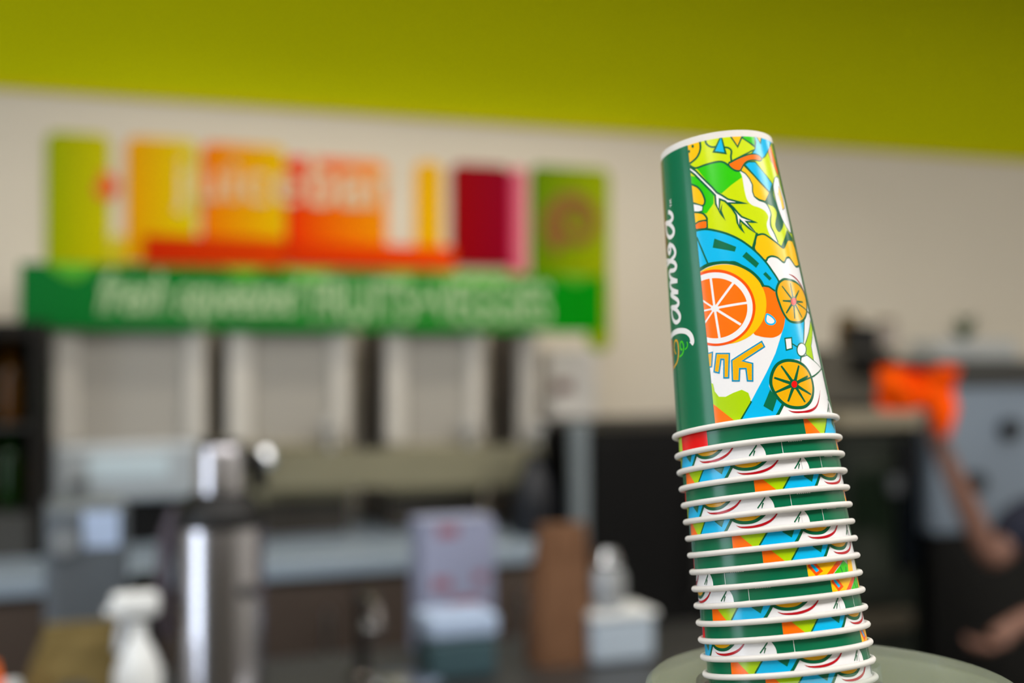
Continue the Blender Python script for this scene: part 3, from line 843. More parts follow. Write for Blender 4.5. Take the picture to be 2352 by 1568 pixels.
# ---- green banner fascia hung in front of the machine tops
TB = 0.40
sb0, sb1 = on_wall(45, 690, TB)[0], on_wall(1386, 690, TB)[0]
zb0, zb1 = zat(700, 760, TB), zat(700, 618, TB)
ban = thing('green_banner', 'long green banner board reading fresh squeezed fruits and veggies in white', 'sign', wpt(sb0, TB, zb0), YAW)
MB().box(0, sb1 - sb0, 0.0, 0.018, 0, zb1 - zb0).build('board', mat_grad('banner_green', (16, 106, 44), (0, 134, 6), 0, 0.45), ban, False, 0.002)
for k in (0.02, 0.5, 0.97):     # brackets carrying it off the wall
    MB().box((sb1 - sb0) * k, (sb1 - sb0) * k + 0.03, 0.018, TB - 0.003, zb1 - zb0 - 0.05, zb1 - zb0 - 0.02).build('bracket', STEEL, ban)
BANT = mat('banner_letter', (172, 202, 152), 0.6, 0, 0.02)
LEAF = mat('banner_leaf', (70, 170, 0), 0.5, 0, 0.04)
def ban_text(body, px0, px1, py0, py1, shear, off, lab):
    a, b = on_wall(px0, 700, TB)[0] - sb0, on_wall(px1, 700, TB)[0] - sb0
    o = text_mesh(body, 0.1, BANT, 'lettering', ban, 0.002, shear, off, b - a, zat(700, py0, TB) - zat(700, py1, TB))
    o.location = (a, -0.004, zat(700, py1, TB) - zb0)
    o['label'] = lab
ban_text('fresh squeezed', 225, 694, 630, 752, 0.35, 0.0015, 'slanted lettering fresh squeezed')
ban_text('FRUITS+VEGGIES', 716, 1262, 638, 738, 0, 0.001, 'tall lettering FRUITS+VEGGIES')
for a, w, h in ((165, 70, 0.035), (560, 60, 0.03), (705, 90, 0.03), (1090, 180, 0.03), (1320, 60, 0.02), (920, 70, 0.02)):
    x = on_wall(a, 640, TB)[0] - sb0
    ww = w / 1000.0
    MB().prism([(x - ww, zb1 - zb0), (x - ww * 0.3, zb1 - zb0 - h), (x + ww * 0.2, zb1 - zb0 - h * 1.25), (x + ww, zb1 - zb0)], -0.0025, -0.0003).build('leaf_print', LEAF, ban)

# ---- three white drink machines under the banner
WM = mat('machine_white', (196, 192, 184), 0.4, 0, 0.03, 5)
WP = mat('machine_panel', (164, 160, 152), 0.4, 0.1, 0.05, 5)
MSIDE = mat('machine_side_shaded', (84, 78, 74), 0.5, 0.0, 0.06, 5)  # shade on the sides of the white machines, put into the colour
KNOB = mat('knob_grey', (160, 160, 158), 0.45, 0.1)
TM_ = 0.36
mach = [(118, 472, 'widest white drink machine, under the fresh end of the green banner'),
        (524, 806, 'white drink machine between two other machines under the green banner'),
        (890, 1112, 'white drink machine with its tap, next to the slim machine under the green banner'),
        (1206, 1228, 'slim white drink machine beside the white wall dispenser')]
for k, (a, b, lab) in enumerate(mach):
    m_, w = wthing('drink_machine', lab, 'machine', a, b, TM_, ZC, 'white drink machines under the green banner')
    top = zb0 + 0.04 - ZC
    pw = w * (0.17 if k == 0 else 0.2)
    zl = zat(a, 1022, TM_) - ZC
    MB().box(-w / 2 + 0.01, w / 2 - 0.002, 0.03, TM_ - 0.02, 0.001, top).build('body', MSIDE, m_)
    MB().box(-w / 2, -w / 2 + pw, 0, 0.05, zl, top).build('post', WM, m_, False, 0.012)
    MB().box(w / 2 - pw * 0.8, w / 2, 0, 0.05, zl, top).build('post', WM, m_, False, 0.012)
    MB().box(-w / 2 + pw, w / 2 - pw * 0.8, 0.024, 0.034, zl, top - 0.005).build('front_panel', WP, m_)
    if k == 0:
        MB().box(-w / 2, w / 2, -0.03, 0.05, 0.12, zl).build('control_panel', mat('control_panel_grey', (172, 180, 186), 0.35, 0.2), m_, False, 0.015)
        MB().box(-w * 0.28, w * 0.25, -0.036, -0.03, zl - 0.09, zl - 0.03).build('label_plate', mat('label_plate_pale', (190, 206, 214), 0.3), m_, False, 0.002)
        MB().lathe([(0.022, 0), (0.02, 0.02)], 20, (-w * 0.33, -0.045, 0.16)).build('button', DKGREY, m_)
        MB().box(-w / 2 + 0.01, w / 2 - 0.01, 0.0, 0.05, 0.0, 0.12).build('foot', BLACKM, m_)
    else:
        MB().box(-w / 2, w / 2, -0.02, 0.05, 0.1, zl).build('control_panel', mat('panel_olive', (128, 122, 98), 0.35, 0.3), m_, False, 0.008)
        MB().box(-w / 2 + 0.01, w / 2 - 0.01, 0.0, 0.05, 0.0, 0.1).build('foot', mat('foot_shadow_brown', (56, 50, 42), 0.5), m_)  # dark brown stands in for the shadow band at the machine base
        MB().lathe([(0.0, -0.028), (0.02, -0.02), (0.028, 0), (0.02, 0.02), (0, 0.028)], 20, (w * 0.30, -0.03, zl + 0.045), False).build('tap_knob', KNOB, m_, True)
        MB().tube([(w * 0.30, -0.03, zl + 0.03), (w * 0.30, -0.05, zl - 0.01), (w * 0.30, -0.05, zl - 0.06)], 0.012).build('spout', KNOB, m_, True)

# steel drip deck along the two smaller machines
OLIVE = mat('drip_deck_olive_reflection', (150, 146, 122), 0.38, 0.55, 0.08, 8)  # olive reflection on stainless steel, put into the base colour
dk, w = wthing('drip_deck', 'long steel drip shelf along the machine fronts, coloured with an olive reflection', 'shelf', 560, 1246, 0.5, zat(900, 1128, 0.5))
dz = zat(900, 1030, 0.5) - dk.location.z
MB().prism([(0, 0.02), (w, 0.0), (w, dz), (0, dz)], 0, 0.012).build('front_lip', OLIVE, dk).location = (-w / 2, 0, 0)
MB().box(-w / 2, w / 2, 0.012, 0.07, dz - 0.03, dz - 0.018).build('tray', OLIVE, dk)
for k in (-0.45, 0.45):
    MB().box(w * k - 0.015, w * k + 0.015, 0.02, 0.05, ZC - dk.location.z, dz - 0.03).build('leg', OLIVE, dk)
MB().lathe([(0.0, -0.03), (0.024, -0.022), (0.033, 0), (0.024, 0.022), (0, 0.03)], 20, (-w * 0.5 + 0.05, -0.03, dz - 0.01), False).build('chrome_knob', CHROME, dk, True)

# ---- counters
CTOP = mat('counter_top_pale', (150, 166, 182), 0.3, 0.15, 0.06, 10)
CFRONT = mat('cabinet_front_brown', (74, 62, 54), 0.55, 0, 0.12, 6)
def counter(name, label, sA, sB, tA, tB, z, top, front, ndoor):
    e = thing(name, label, 'counter', wpt((sA + sB) / 2, tB, 0), YAW)
    w, d = sB - sA, tB - tA
    MB().box(-w / 2, w / 2, -0.02, d, z - 0.04, z).build('worktop', top, e, False, 0.004)
    MB().box(-w / 2 + 0.01, w / 2 - 0.01, 0.02, d, 0.08, z - 0.04).build('carcass', front, e)
    MB().box(-w / 2 + 0.02, w / 2 - 0.02, 0.06, d, 0.0, 0.08).build('plinth', BLACKM, e)
    dw = (w - 0.04) / ndoor
    for k in range(ndoor):
        x = -w / 2 + 0.02 + k * dw
        dr = MB().box(x + 0.004, x + dw - 0.004, 0.0, 0.019, 0.1, z - 0.06).build('door', front, e, False, 0.003)
        MB().tube([(x + dw * 0.85, -0.025, z - 0.25), (x + dw * 0.85, -0.025, z - 0.12)], 0.006).build('handle', STEEL, dr, True)
    return e
counter('back_counter', 'pale topped back counter with brown cabinet doors carrying the drink machines', SL + 0.02, on_wall(1270, 1250, 0.8)[0], 0.003, 0.8, ZC, CTOP, CFRONT, 7)
ISL = mat('island_top_grey', (52, 52, 52), 0.35, 0.2, 0.08, 10)
counter('island_counter', 'dark grey island counter between the cup ledge and the back counter', -2.6, on_wall(1790, 1400, 1.5)[0], 1.15, 1.85, ZI, ISL, DKGREY, 6)

def lthing(name, label, cat, px, t, z, group=None, rot=0.0):
    s_ = on_wall(px, 1300, t)[0]
    return thing(name, label, cat, wpt(s_, t, z), YAW + rot, group)
def mpp(px, t):
    """metres per photo pixel, across, at that distance"""
    return (on_wall(px + 50, 1300, t)[0] - on_wall(px - 50, 1300, t)[0]) / 100 * 0.93

# ---- airpot
ta = 1.62
k = mpp(505, ta)
ap = lthing('airpot', 'tall steel vacuum airpot with black lid and shoulder on the island counter', 'airpot', 505, ta, ZI)
hz = lambda px, py, t: on_wall(px, py, t)[1] - ZI
R_ = 114 * k
zsh, zneck, ztop = hz(505, 1190, ta), hz(505, 1128, ta), hz(505, 1022, ta)
POTST = mat('airpot_steel', (196, 194, 200), 0.24, 1.0, 0.04, 20)
MB().lathe([(R_ * 0.98, 0.0), (R_, 0.01), (R_, 0.03), (R_ * 0.97, 0.035)], 40).build('base_ring', BLACK, ap, True)
MB().lathe([(R_ * 0.96, 0.03), (R_ * 0.97, 0.05), (R_ * 0.97, zsh - 0.01), (R_ * 0.95, zsh)], 48).build('body', POTST, ap, True)
MB().lathe([(R_, zsh - 0.012), (R_ * 1.01, zsh), (R_ * 0.95, (zsh + zneck) / 2), (R_ * 0.6, zneck)], 40).build('shoulder', BLACK, ap, True)
MB().lathe([(R_ * 0.56, zneck - 0.004), (R_ * 0.56, ztop - 0.015), (R_ * 0.5, ztop)], 32).build('pump_cap', POTST, ap, True)
MB().lathe([(R_ * 0.50, ztop - 0.003), (R_ * 0.46, ztop + 0.008), (0.01, ztop + 0.012)], 32).build('press_button', BLACK, ap, True)
MB().tube([(R_ * 0.5, -R_ * 0.1, ztop - 0.02), (R_ * 0.78, -R_ * 0.1, ztop - 0.03), (R_ * 0.85, -R_ * 0.1, zneck + 0.005)], [0.02, 0.018, 0.014], 12).build('spout', BLACK, ap, True)
MB().tube([(-R_ * 0.9, 0, zsh + 0.02), (-R_ * 1.15, 0.0, zsh - 0.03), (-R_ * 1.25, 0, zsh - 0.16), (-R_ * 1.1, 0, zsh - 0.2)], 0.014, 10).build('handle', mat('handle_plum_grey', (70, 62, 72), 0.5), ap, True)
MB().lathe([(0.0, -0.012), (0.014, -0.008), (0.018, 0), (0.014, 0.008), (0, 0.012)], 16, (R_ * 0.45, -R_ * 0.9, hz(505, 1345, ta)), False).build('tap_button', BLACK, ap, True)

# ---- trigger spray bottle
tsb = 1.66
k = mpp(318, tsb)
sp = lthing('spray_bottle', 'white trigger spray bottle on the island counter', 'spray bottle', 318, tsb, ZI)
zb_ = lambda py: on_wall(318, py, tsb)[1] - ZI
zn, zh = zb_(1432), zb_(1358)
MB().lathe([(60 * k, 0), (62 * k, 0.01), (60 * k, zb_(1540)), (44 * k, zb_(1500)), (22 * k, zb_(1462)), (17 * k, zb_(1450)), (17 * k, zn - 0.012)], 36).build('bottle', WPLAS, sp, True)
MB().lathe([(20 * k, zn - 0.018), (20 * k, zn + 0.004)], 24).build('collar', WPLAS, sp, True)
MB().box(-68 * k, 52 * k, -24 * k, 24 * k, zn + 0.012, zh).build('trigger_head', WPLAS, sp, True, 0.012, 4)
MB().tube([(-62 * k, 0, zn + 0.025), (-80 * k, 0, zn + 0.022)], [0.009, 0.008], 12).build('nozzle', WPLAS, sp, True)
MB().tube([(-30 * k, 0, zn + 0.014), (-44 * k, 0, zn - 0.015), (-50 * k, 0, zn - 0.045)], [0.008, 0.008, 0.006], 10).build('trigger', mat('trigger_grey', (190, 196, 204), 0.4), sp, True)

# ---- crumpled kraft bags
def crumple_bag(name, label, px, t, z, w, d, h, m, seed, lean=0.0, top=0.55):
    rnd = random.Random(seed)
    e = lthing(name, label, 'bag', px, t, z)
    n, L = 28, 9
    vs, fs = [], []
    for j in range(L):
        u = j / (L - 1)
        f = 1 - (1 - top) * u ** 2
        for i in range(n):
            a = 2 * math.pi * i / n
            c, s_ = math.cos(a), math.sin(a)
            x = w / 2 * math.copysign(abs(c) ** 0.55, c) * f
            y = d / 2 * math.copysign(abs(s_) ** 0.55, s_) * (1 - 0.75 * u ** 2)
            q = rnd.uniform(-1, 1) * 0.06 * min(w, d) * (0.3 + u)
            vs.append((x + q + lean * u * h, y + q * 0.7, h * u + (rnd.uniform(-0.5, 0.5) * 0.05 * h if 0 < j else 0)))
    for j in range(L - 1):
        for i in range(n):
            k2 = (i + 1) % n
            fs.append((j * n + i, j * n + k2, (j + 1) * n + k2, (j + 1) * n + i))
    fs.append(tuple(reversed(range(n))))
    MB().add(vs, fs).build('bag_body', m, e)
    MB().box(-w / 2 * top + lean * h, w / 2 * top + lean * h, -d * 0.1, d * 0.1, h * 0.94, h * 1.04).build('folded_top', m, e, False, 0.004)
    return e
OCHRE = mat('ochre_paper', (108, 92, 48), 0.85, 0, 0.2, 14, 0.3)
crumple_bag('paper_bag', 'crumpled ochre paper bag beside the white spray bottle', 175, 1.58, ZI, 0.2, 0.13, 0.19, OCHRE, 3, 0.1, 0.7)
crumple_bag('paper_bag', 'upright brown kraft paper bag by the black refrigerator', 1282, 1.40, ZI, 0.135, 0.1, 0.285, KRAFT, 5, 0.03, 0.8)
bg2 = crumple_bag('paper_bag', 'small flattened tan paper bag next to the spray bottle', 262, 1.60, ZI, 0.07, 0.08, 0.11, mat('tan_paper', (116, 92, 52), 0.85, 0, 0.2, 14, 0.3), 9, 0.1, 0.7)

# ---- dark glass display cooler at the end of the wall
TC_ = 0.5
co, w = wthing('display_cooler', 'dark display cooler with shelved amber and green bottles', 'cooler', -180, 112, TC_, ZC)
ch = zat(50, 738, TC_) - ZC
CB = mat('cooler_black', (16, 14, 10), 0.6, spec=0.2)
MB().box(-w / 2, w / 2, 0.38, 0.42, 0.06, ch).build('back_panel', mat('cooler_inside', (26, 26, 12), 0.7), co)
MB().box(-w / 2, -w / 2 + 0.03, 0, 0.38, 0, ch).build('side_panel', CB, co)
MB().box(w / 2 - 0.045, w / 2, 0, 0.38, 0, ch).build('side_panel', CB, co)
MB().box(-w / 2 + 0.03, w / 2 - 0.045, 0, 0.38, ch - 0.04, ch).build('top_panel', CB, co)
MB().box(-w / 2 + 0.03, w / 2 - 0.045, 0, 0.38, 0, 0.11).build('bottom_panel', DKGREY, co)
zsh_ = 0.11
zs2 = 0.11 + (ch - 0.15) / 2
MB().box(-w / 2 + 0.03, w / 2 - 0.045, 0.06, 0.38, zs2 - 0.012, zs2).build('shelf', DKGREY, co)
AMB = mat('amber_glass', (92, 56, 6), 0.15)
GRN = mat('green_glass', (18, 52, 6), 0.15)
def bottle_mesh(h, r):
    return MB().lathe([(r * 0.9, 0), (r, 0.01), (r, h * 0.55), (r * 0.75, h * 0.68), (r * 0.35, h * 0.78), (r * 0.33, h * 0.94), (r * 0.4, h * 0.95), (r * 0.4, h)], 20)
for row, zz in enumerate((zsh_, zs2)):
    for i in range(3):
        x = -0.02 + i * 0.075
        mtl = (AMB, GRN)[(i + row) % 2]
        lab = '%s glass bottle on the %s shelf of the dark cooler' % (('amber', 'green')[(i + row) % 2], ('lower', 'upper')[row])
        bt = thing('glass_bottle', lab, 'bottle', co.matrix_basis @ Vector((x, 0.17, zz)) if False else wpt(0, 0, 0), YAW, 'bottles in the dark cooler')
        bt.location = Vector(co.location) + ES * x - EN * 0.17 + Vector((0, 0, zz))
        bottle_mesh(0.23, 0.032).build('bottle_body', mtl, bt, True)
        MB().lathe([(0.015, 0.225), (0.015, 0.245)], 14).build('cap', BLACK, bt, True)

# ---- steel things on the back counter and the island, beside the airpot
jc, w = wthing('steel_juicer', 'grey steel juicer with a pale square sticker and round dial', 'juicer', 88, 305, 0.62, ZC)
jh = zat(180, 1150, 0.62) - ZC
jh = max(jh, 0.06)
jz = zat(180, 1300, 1.2)
jc.location = wpt(on_wall(195, 1250, 1.28)[0], 1.42, ZI)
kk = mpp(195, 1.42)
zj = lambda py: on_wall(195, py, 1.42)[1] - ZI
GREYM = mat('juicer_grey', (104, 112, 120), 0.4, 0.4)
MB().box(-105 * kk, 100 * kk, 0, 0.16, 0.015, zj(1160)).build('body', GREYM, jc, False, 0.015)
MB().box(-15 * kk, 75 * kk, -0.004, 0.0, zj(1258), zj(1176)).build('sticker', mat('sticker_pale_blue', (176, 196, 228), 0.4), jc)
MB().tube([(-62 * kk, 0.0, zj(1240)), (-62 * kk, -0.02, zj(1240))], 0.024, 20).build('dial', mat('dial_silver', (170, 178, 186), 0.3, 0.6), jc)
for a in (-95, 90):
    MB().lathe([(0.012, 0), (0.012, 0.016)], 12, (a * kk, 0.03, 0)).build('foot', BLACK, jc)
cn = lthing('black_canister', 'black lidded canister between the juicer and the airpot', 'canister', 334, 1.36, ZI)
kk = mpp(322, 1.38)
MB().lathe([(40 * kk, 0), (42 * kk, 0.01), (42 * kk, 0.20), (38 * kk, 0.21)], 28).build('body', BLACK, cn, True)
MB().lathe([(43 * kk, 0.208), (43 * kk, 0.232), (20 * kk, 0.24)], 28).build('lid', BLACKM, cn, True)
cu_ = lthing('black_cup', 'small black cup standing in front of the steel juicer', 'cup', 172, 1.74, ZI)
kk = mpp(172, 1.62)
MB().lathe([(30 * kk, 0), (40 * kk, 0.125), (37 * kk, 0.125), (28 * kk, 0.004)], 28).build('cup_wall', BLACK, cu_, True)
MB().lathe([(41 * kk, 0.12), (42 * kk, 0.124), (41 * kk, 0.128)], 28).build('lip', DKGREY, cu_, True)
pb = lthing('pale_bottle', 'small pale blue plastic bottle at the end of the island counter', 'bottle', 28, 1.7, ZI)
MB().lathe([(0.022, 0), (0.024, 0.01), (0.024, 0.085), (0.012, 0.1), (0.011, 0.115)], 20).build('body', mat('pale_blue_plastic', (150, 178, 190), 0.35), pb, True)
MB().lathe([(0.013, 0.113), (0.013, 0.135)], 16).build('cap', WPLAS, pb, True)
ob = lthing('orange_bottle', 'orange sauce bottle at the very end of the island counter', 'bottle', -14, 1.66, ZI)
MB().lathe([(0.028, 0), (0.03, 0.01), (0.03, 0.11), (0.015, 0.13)], 20).build('body', mat('orange_plastic', (232, 74, 6), 0.4), ob, True)
MB().lathe([(0.012, 0.13), (0.006, 0.16)], 16).build('nozzle', mat('orange_cap', (240, 110, 20), 0.4), ob, True)

# ---- sink tap, steel bowls, trays on the island
tp = lthing('sink_tap', 'dark bronze and chrome sink tap rising from the island counter', 'tap', 832, 1.40, ZI)
TAPM = mat('tap_dark_chrome', (96, 92, 90), 0.2, 0.9)
MB().lathe([(0.03, 0), (0.03, 0.012), (0.02, 0.02)], 20).build('base_plate', TAPM, tp, True)
MB().tube([(0, 0, 0.015), (0, 0, 0.14), (0, -0.02, 0.17), (0, -0.06, 0.178), (0, -0.1, 0.16), (0, -0.11, 0.13)], 0.014, 12).build('spout', TAPM, tp, True)
MB().lathe([(0.0, -0.022), (0.016, -0.014), (0.022, 0), (0.016, 0.014), (0, 0.022)], 16, (0.012, -0.03, 0.115), False).build('lever_ball', CHROME, tp, True)
for px, t_, r, lab in ((762, 1.78, 0.055, 'small steel bowl in front of the sink tap'), (835, 1.72, 0.06, 'steel bowl just behind the small steel bowl'), (925, 1.6, 0.07, 'wide steel bowl between the tap and the blue tray')):
    b_ = lthing('steel_bowl', lab, 'bowl', px, t_, ZI, 'steel bowls by the sink tap')
    MB().lathe([(r * 0.5, 0), (r * 0.8, 0.015), (r, 0.045), (r * 0.97, 0.045), (r * 0.77, 0.018), (r * 0.4, 0.004)], 32).build('bowl_wall', CHROME, b_, True)
    MB().lathe([(r, 0.0445), (r * 1.05, 0.047), (r * 0.97, 0.048)], 32).build('bowl_lip', CHROME, b_, True)
tr_ = lthing('food_tub', 'pale blue lidded food tub with a teal base', 'tub', 1048, 1.42, ZI)
kk = mpp(1048, 1.42)
zt = lambda py: on_wall(1048, py, 1.42)[1] - ZI
MB().box(-82 * kk, 82 * kk, -0.05, 0.06, 0.0, zt(1455)).build('tub_base', mat('tub_teal', (58, 84, 92), 0.4), tr_, False, 0.012)
MB().box(-86 * kk, 86 * kk, -0.055, 0.065, zt(1455), zt(1402)).build('tub_lid', mat('tub_pale_blue', (168, 188, 218), 0.35), tr_, False, 0.012)
PINKP = mat('print_pink', (150, 96, 110), 0.5)
LILAC = mat('carton_white', (150, 156, 184), 0.5, 0, 0.08, 9)
cnx, w = wthing('printed_carton', 'white carton printed with dull pink patches on the back counter', 'carton', 962, 1142, 0.6, ZC)
chh = max(0.12, zat(1050, 1190, 0.6) - ZC)
cnx.location = wpt(on_wall(1052, 1300, 1.26)[0], 1.26, ZI)
kk = mpp(1052, 1.26)
zc_ = lambda py: on_wall(1052, py, 1.26)[1] - ZI
MB().box(-88 * kk, 92 * kk, 0, 0.09, 0, zc_(1192)).build('carton_body', LILAC, cnx, False, 0.003)
for (a, b, c, d) in ((-50, 0, 1205, 1232), (-62, -18, 1325, 1352), (40, 70, 1318, 1340), (-20, 60, 1372, 1390)):
    MB().box(a * kk, b * kk, -0.001, 0.0, zc_(d), zc_(c)).build('pink_patch', PINKP, cnx)
MB().box(-88 * kk, 92 * kk, -0.002, 0.0, zc_(1196) , zc_(1192)).build('flap_edge', LILAC, cnx)
sh_ = lthing('glass_shaker', 'faceted clear and chrome shaker leaning beside the brown bag', 'shaker', 1396, 1.42, ZI)
kk = mpp(1396, 1.42)
zs_ = lambda py: on_wall(1396, py, 1.42)[1] - ZI
wc = lthing('white_tub', 'white round-cornered plastic tub in front of the black refrigerator', 'tub', 1412, 1.42, ZI)
MB().box(-76 * kk, 76 * kk, -0.05, 0.06, 0.0, zs_(1398) - 0.012).build('tub_body', mat('tub_white_blue', (176, 190, 204), 0.35), wc, False, 0.014)
MB().box(-80 * kk, 80 * kk, -0.054, 0.064, zs_(1398) - 0.012, zs_(1398)).build('tub_lid', WPLAS, wc, False, 0.004)
sh_.location.z = ZI + zs_(1398)
sz = zs_(1262) - zs_(1398)
MB().lathe([(28 * kk, 0), (38 * kk, 0.01), (40 * kk, sz * 0.55), (26 * kk, sz * 0.75)], 9).build('glass_body', mat('shaker_glass', (188, 192, 196), 0.15, 0.5), sh_)
MB().lathe([(27 * kk, sz * 0.73), (30 * kk, sz * 0.8), (18 * kk, sz)], 16).build('shaker_top', CHROME, sh_, True)

# ---- black refrigerator with a steel edge, dark jug and wall notice
TR_ = 0.66
fr, w = wthing('black_refrigerator', 'tall black under-shelf refrigerator with a steel edge strip', 'refrigerator', 1352, 1880, TR_, 0.0)
fh = zat(1450, 985, TR_)
MB().box(-w / 2, w / 2, 0.03, TR_ - 0.02, 0.05, fh).build('body', BLACKM, fr, False, 0.006)
MB().box(-w / 2 + 0.005, -0.003, 0.0, 0.03, 0.1, fh - 0.03).build('door', BLACKM, fr, False, 0.006)
MB().box(0.003, w / 2 - 0.005, 0.0, 0.03, 0.1, fh - 0.03).build('door', BLACKM, fr, False, 0.006)
for a in (-0.05, 0.05):
    MB().tube([(a, 0.0, fh - 0.5), (a, -0.035, fh - 0.48), (a, -0.035, fh - 0.2), (a, 0.0, fh - 0.18)], 0.008).build('handle', DKGREY, fr, True)
for a in (-1, 1):
    MB().box(a * (w / 2 - 0.06) - 0.03, a * (w / 2 - 0.06) + 0.03, 0.06, 0.4, 0.0, 0.05).build('foot', BLACK, fr)
MB().box(-w / 2 - 0.05, -w / 2 - 0.003, -0.01, 0.03, 0.0, fh + 0.02).build('steel_edge', mat('edge_steel_blue', (128, 138, 144), 0.4, 0.3), fr, False, 0.006)
jg = lthing('blue_jug', 'dark navy plastic jug at the end of the back counter', 'jug', 1225, 0.62, ZC)
kk = mpp(1225, 0.62)
jzz = lambda py: on_wall(1225, py, 0.62)[1] - ZC
NAVY = mat('navy_plastic', (10, 14, 24), 0.4)
MB().lathe([(44 * kk, 0), (48 * kk, 0.012), (46 * kk, jzz(1130)), (30 * kk, jzz(1080)), (18 * kk, jzz(1060))], 28).build('body', NAVY, jg, True)
MB().lathe([(20 * kk, jzz(1064)), (20 * kk, jzz(1042))], 18).build('cap', NAVY, jg, True)
MB().tube([(0, 40 * kk, jzz(1200)), (0, 62 * kk, jzz(1180)), (0, 58 * kk, jzz(1110)), (0, 34 * kk, jzz(1090))], 0.01, 10).build('handle', NAVY, jg, True)
nt_, w = wthing('wall_dispenser', 'white wall-mounted dispenser with a small dark red mark', 'dispenser', 1262, 1372, 0.09, zat(1310, 975, 0.09))
dh = zat(1310, 800, 0.09) - nt_.location.z
MB().box(-w / 2, w / 2, 0, 0.089, 0, dh).build('body', mat('dispenser_white', (214, 212, 208), 0.4), nt_, False, 0.012)
MB().box(-w * 0.42, -w * 0.05, -0.003, 0.0, dh * 0.42, dh * 0.58).build('red_mark', mat('mark_dull_red', (96, 50, 40), 0.5), nt_)
MB().box(-w * 0.3, w * 0.3, -0.012, 0.02, dh * 0.05, dh * 0.12).build('push_bar', KNOB, nt_)

# ---- oven, brewer and shelf things on the far side of the stack
TO = 0.70
ov, w = wthing('oven', 'dark counter oven with a beige top ledge and black glass door', 'oven', 1928, 2122, TO, 0.0)
oh = zat(2020, 945, TO)
ofoot = zat(2020, 1420, TO)
BEIGE = mat('oven_beige', (150, 142, 122), 0.45, 0, 0.05)
DG = mat('oven_dark_green', (34, 40, 34), 0.35, 0.2)
MB().box(-w / 2, w / 2, 0.03, TO - 0.02, 0.06, oh - 0.05).build('body', DG, ov, False, 0.005)
MB().box(-w / 2, w / 2, -0.02, TO - 0.02, oh - 0.05, oh).build('top_ledge', BEIGE, ov, False, 0.006)
od = MB().box(-w / 2 + 0.01, w * 0.16, 0.0, 0.03, ofoot + 0.05, oh - 0.07).build('door', DG, ov, False, 0.005)
MB().box(-w / 2 + 0.04, w * 0.12, -0.003, 0.0, ofoot + 0.12, oh - 0.13).build('door_glass', mat('oven_glass', (24, 34, 24), 0.12), od)
MB().box(w * 0.2, w * 0.44, -0.002, 0.03, ofoot + 0.15, oh - 0.08).build('control_column', mat('oven_black_blue', (6, 12, 18), 0.25), ov)
MB().tube([(w * 0.1, -0.02, oh - 0.25), (w * 0.1, -0.02, oh - 0.2)], 0.02, 14).build('knob', mat('oven_knob', (84, 88, 92), 0.4), ov, True)
MB().box(-w / 2 + 0.01, w * 0.3, -0.03, 0.03, ofoot - 0.03, ofoot + 0.02).build('drawer', mat('oven_drawer', (70, 64, 52), 0.5), ov, False, 0.004)
MB().box(-w / 2 + 0.03, w / 2 - 0.03, 0.05, 0.5, 0, 0.06).build('plinth', BLACK, ov)
br_, w = wthing('coffee_brewer', 'dark taupe coffee brewer with black basket on top of the oven', 'coffee maker', 1905, 2085, TO - 0.1, oh)
bh = zat(2000, 800, TO - 0.1) - oh
TAUPE = mat('brewer_taupe', (88, 84, 74), 0.5, 0.1)
MB().box(-w / 2, w * 0.36, 0.03, 0.3, 0.0, bh).build('body', TAUPE, br_, False, 0.01)
MB().box(w * 0.36, w / 2, 0.06, 0.3, 0.0, bh * 0.62).build('side_tank', DKGREY, br_, False, 0.006)
MB().lathe([(0.055, 0), (0.075, 0.05), (0.075, 0.06)], 24, (w * 0.02, 0.0, bh * 0.62)).build('basket', BLACK, br_, True)
MB().box(-w * 0.44, w * 0.1, 0.0, 0.03, bh * 0.04, bh * 0.12).build('drip_tray', BLACK, br_)
MB().box(-w * 0.12, w * 0.2, 0.02, 0.09, bh, bh + 0.075).build('hopper', BLACK, br_, False, 0.008)
zt_ = Vector(br_.location).z + bh
BRN = mat('jar_brown', (92, 70, 30), 0.4)
for px, r, h, m1, lab in ((1950, 0.042, 0.1, BRN, 'brown glass jar on top of the coffee brewer'), (2036, 0.04, 0.085, mat('jar_pale', (168, 158, 150), 0.4), 'pale ceramic jar on top of the coffee brewer')):
    j_ = lthing('jar', lab, 'jar', px, TO - 0.29, zt_, 'jars on the coffee brewer')
    MB().lathe([(r * 0.9, 0), (r, 0.01), (r, h * 0.8), (r * 0.8, h)], 24).build('body', m1, j_, True)
    MB().lathe([(r * 0.85, h), (r * 0.85, h + 0.014)], 24).build('lid', mat('jar_lid_olive', (112, 96, 52), 0.5), j_, True)

TI = 0.72
ic, w = wthing('ice_machine', 'white ice machine with dark round knobs and a dark lid', 'ice machine', 2150, 2420, TI, 0.0)
ih = zat(2240, 888, TI)
ib = zat(2240, 1222, TI)
ICE = mat('ice_machine_white', (132, 146, 162), 0.4, 0.05, 0.04, 5)
MB().box(-w / 2, w / 2, 0.0, TI - 0.02, ib, ih).build('body', ICE, ic, False, 0.01)
MB().box(-w / 2, w / 2, -0.01, TI - 0.02, ih, ih + 0.085).build('lid', DKGREY, ic, False, 0.006)
MB().box(-w / 2 + 0.01, w / 2 - 0.01, 0.03, TI - 0.02, 0.1, ib).build('bin', BLACK, ic)
for a in (-1, 1):
    MB().box(a * (w / 2 - 0.05) - 0.025, a * (w / 2 - 0.05) + 0.025, 0.05, 0.5, 0, 0.1).build('foot', BLACK, ic)
for px, py, r in ((2222, 1106, 0.03), (2302, 985, 0.032)):
    s_, z_ = on_wall(px, py, TI)
    x = s_ - on_wall(2140, 900, TI)[0] - w / 2
    MB().tube([(x, 0.0, z_), (x, -0.035, z_)], r, 18).build('knob', BLACK, ic, True)
zl_ = ih + 0.085
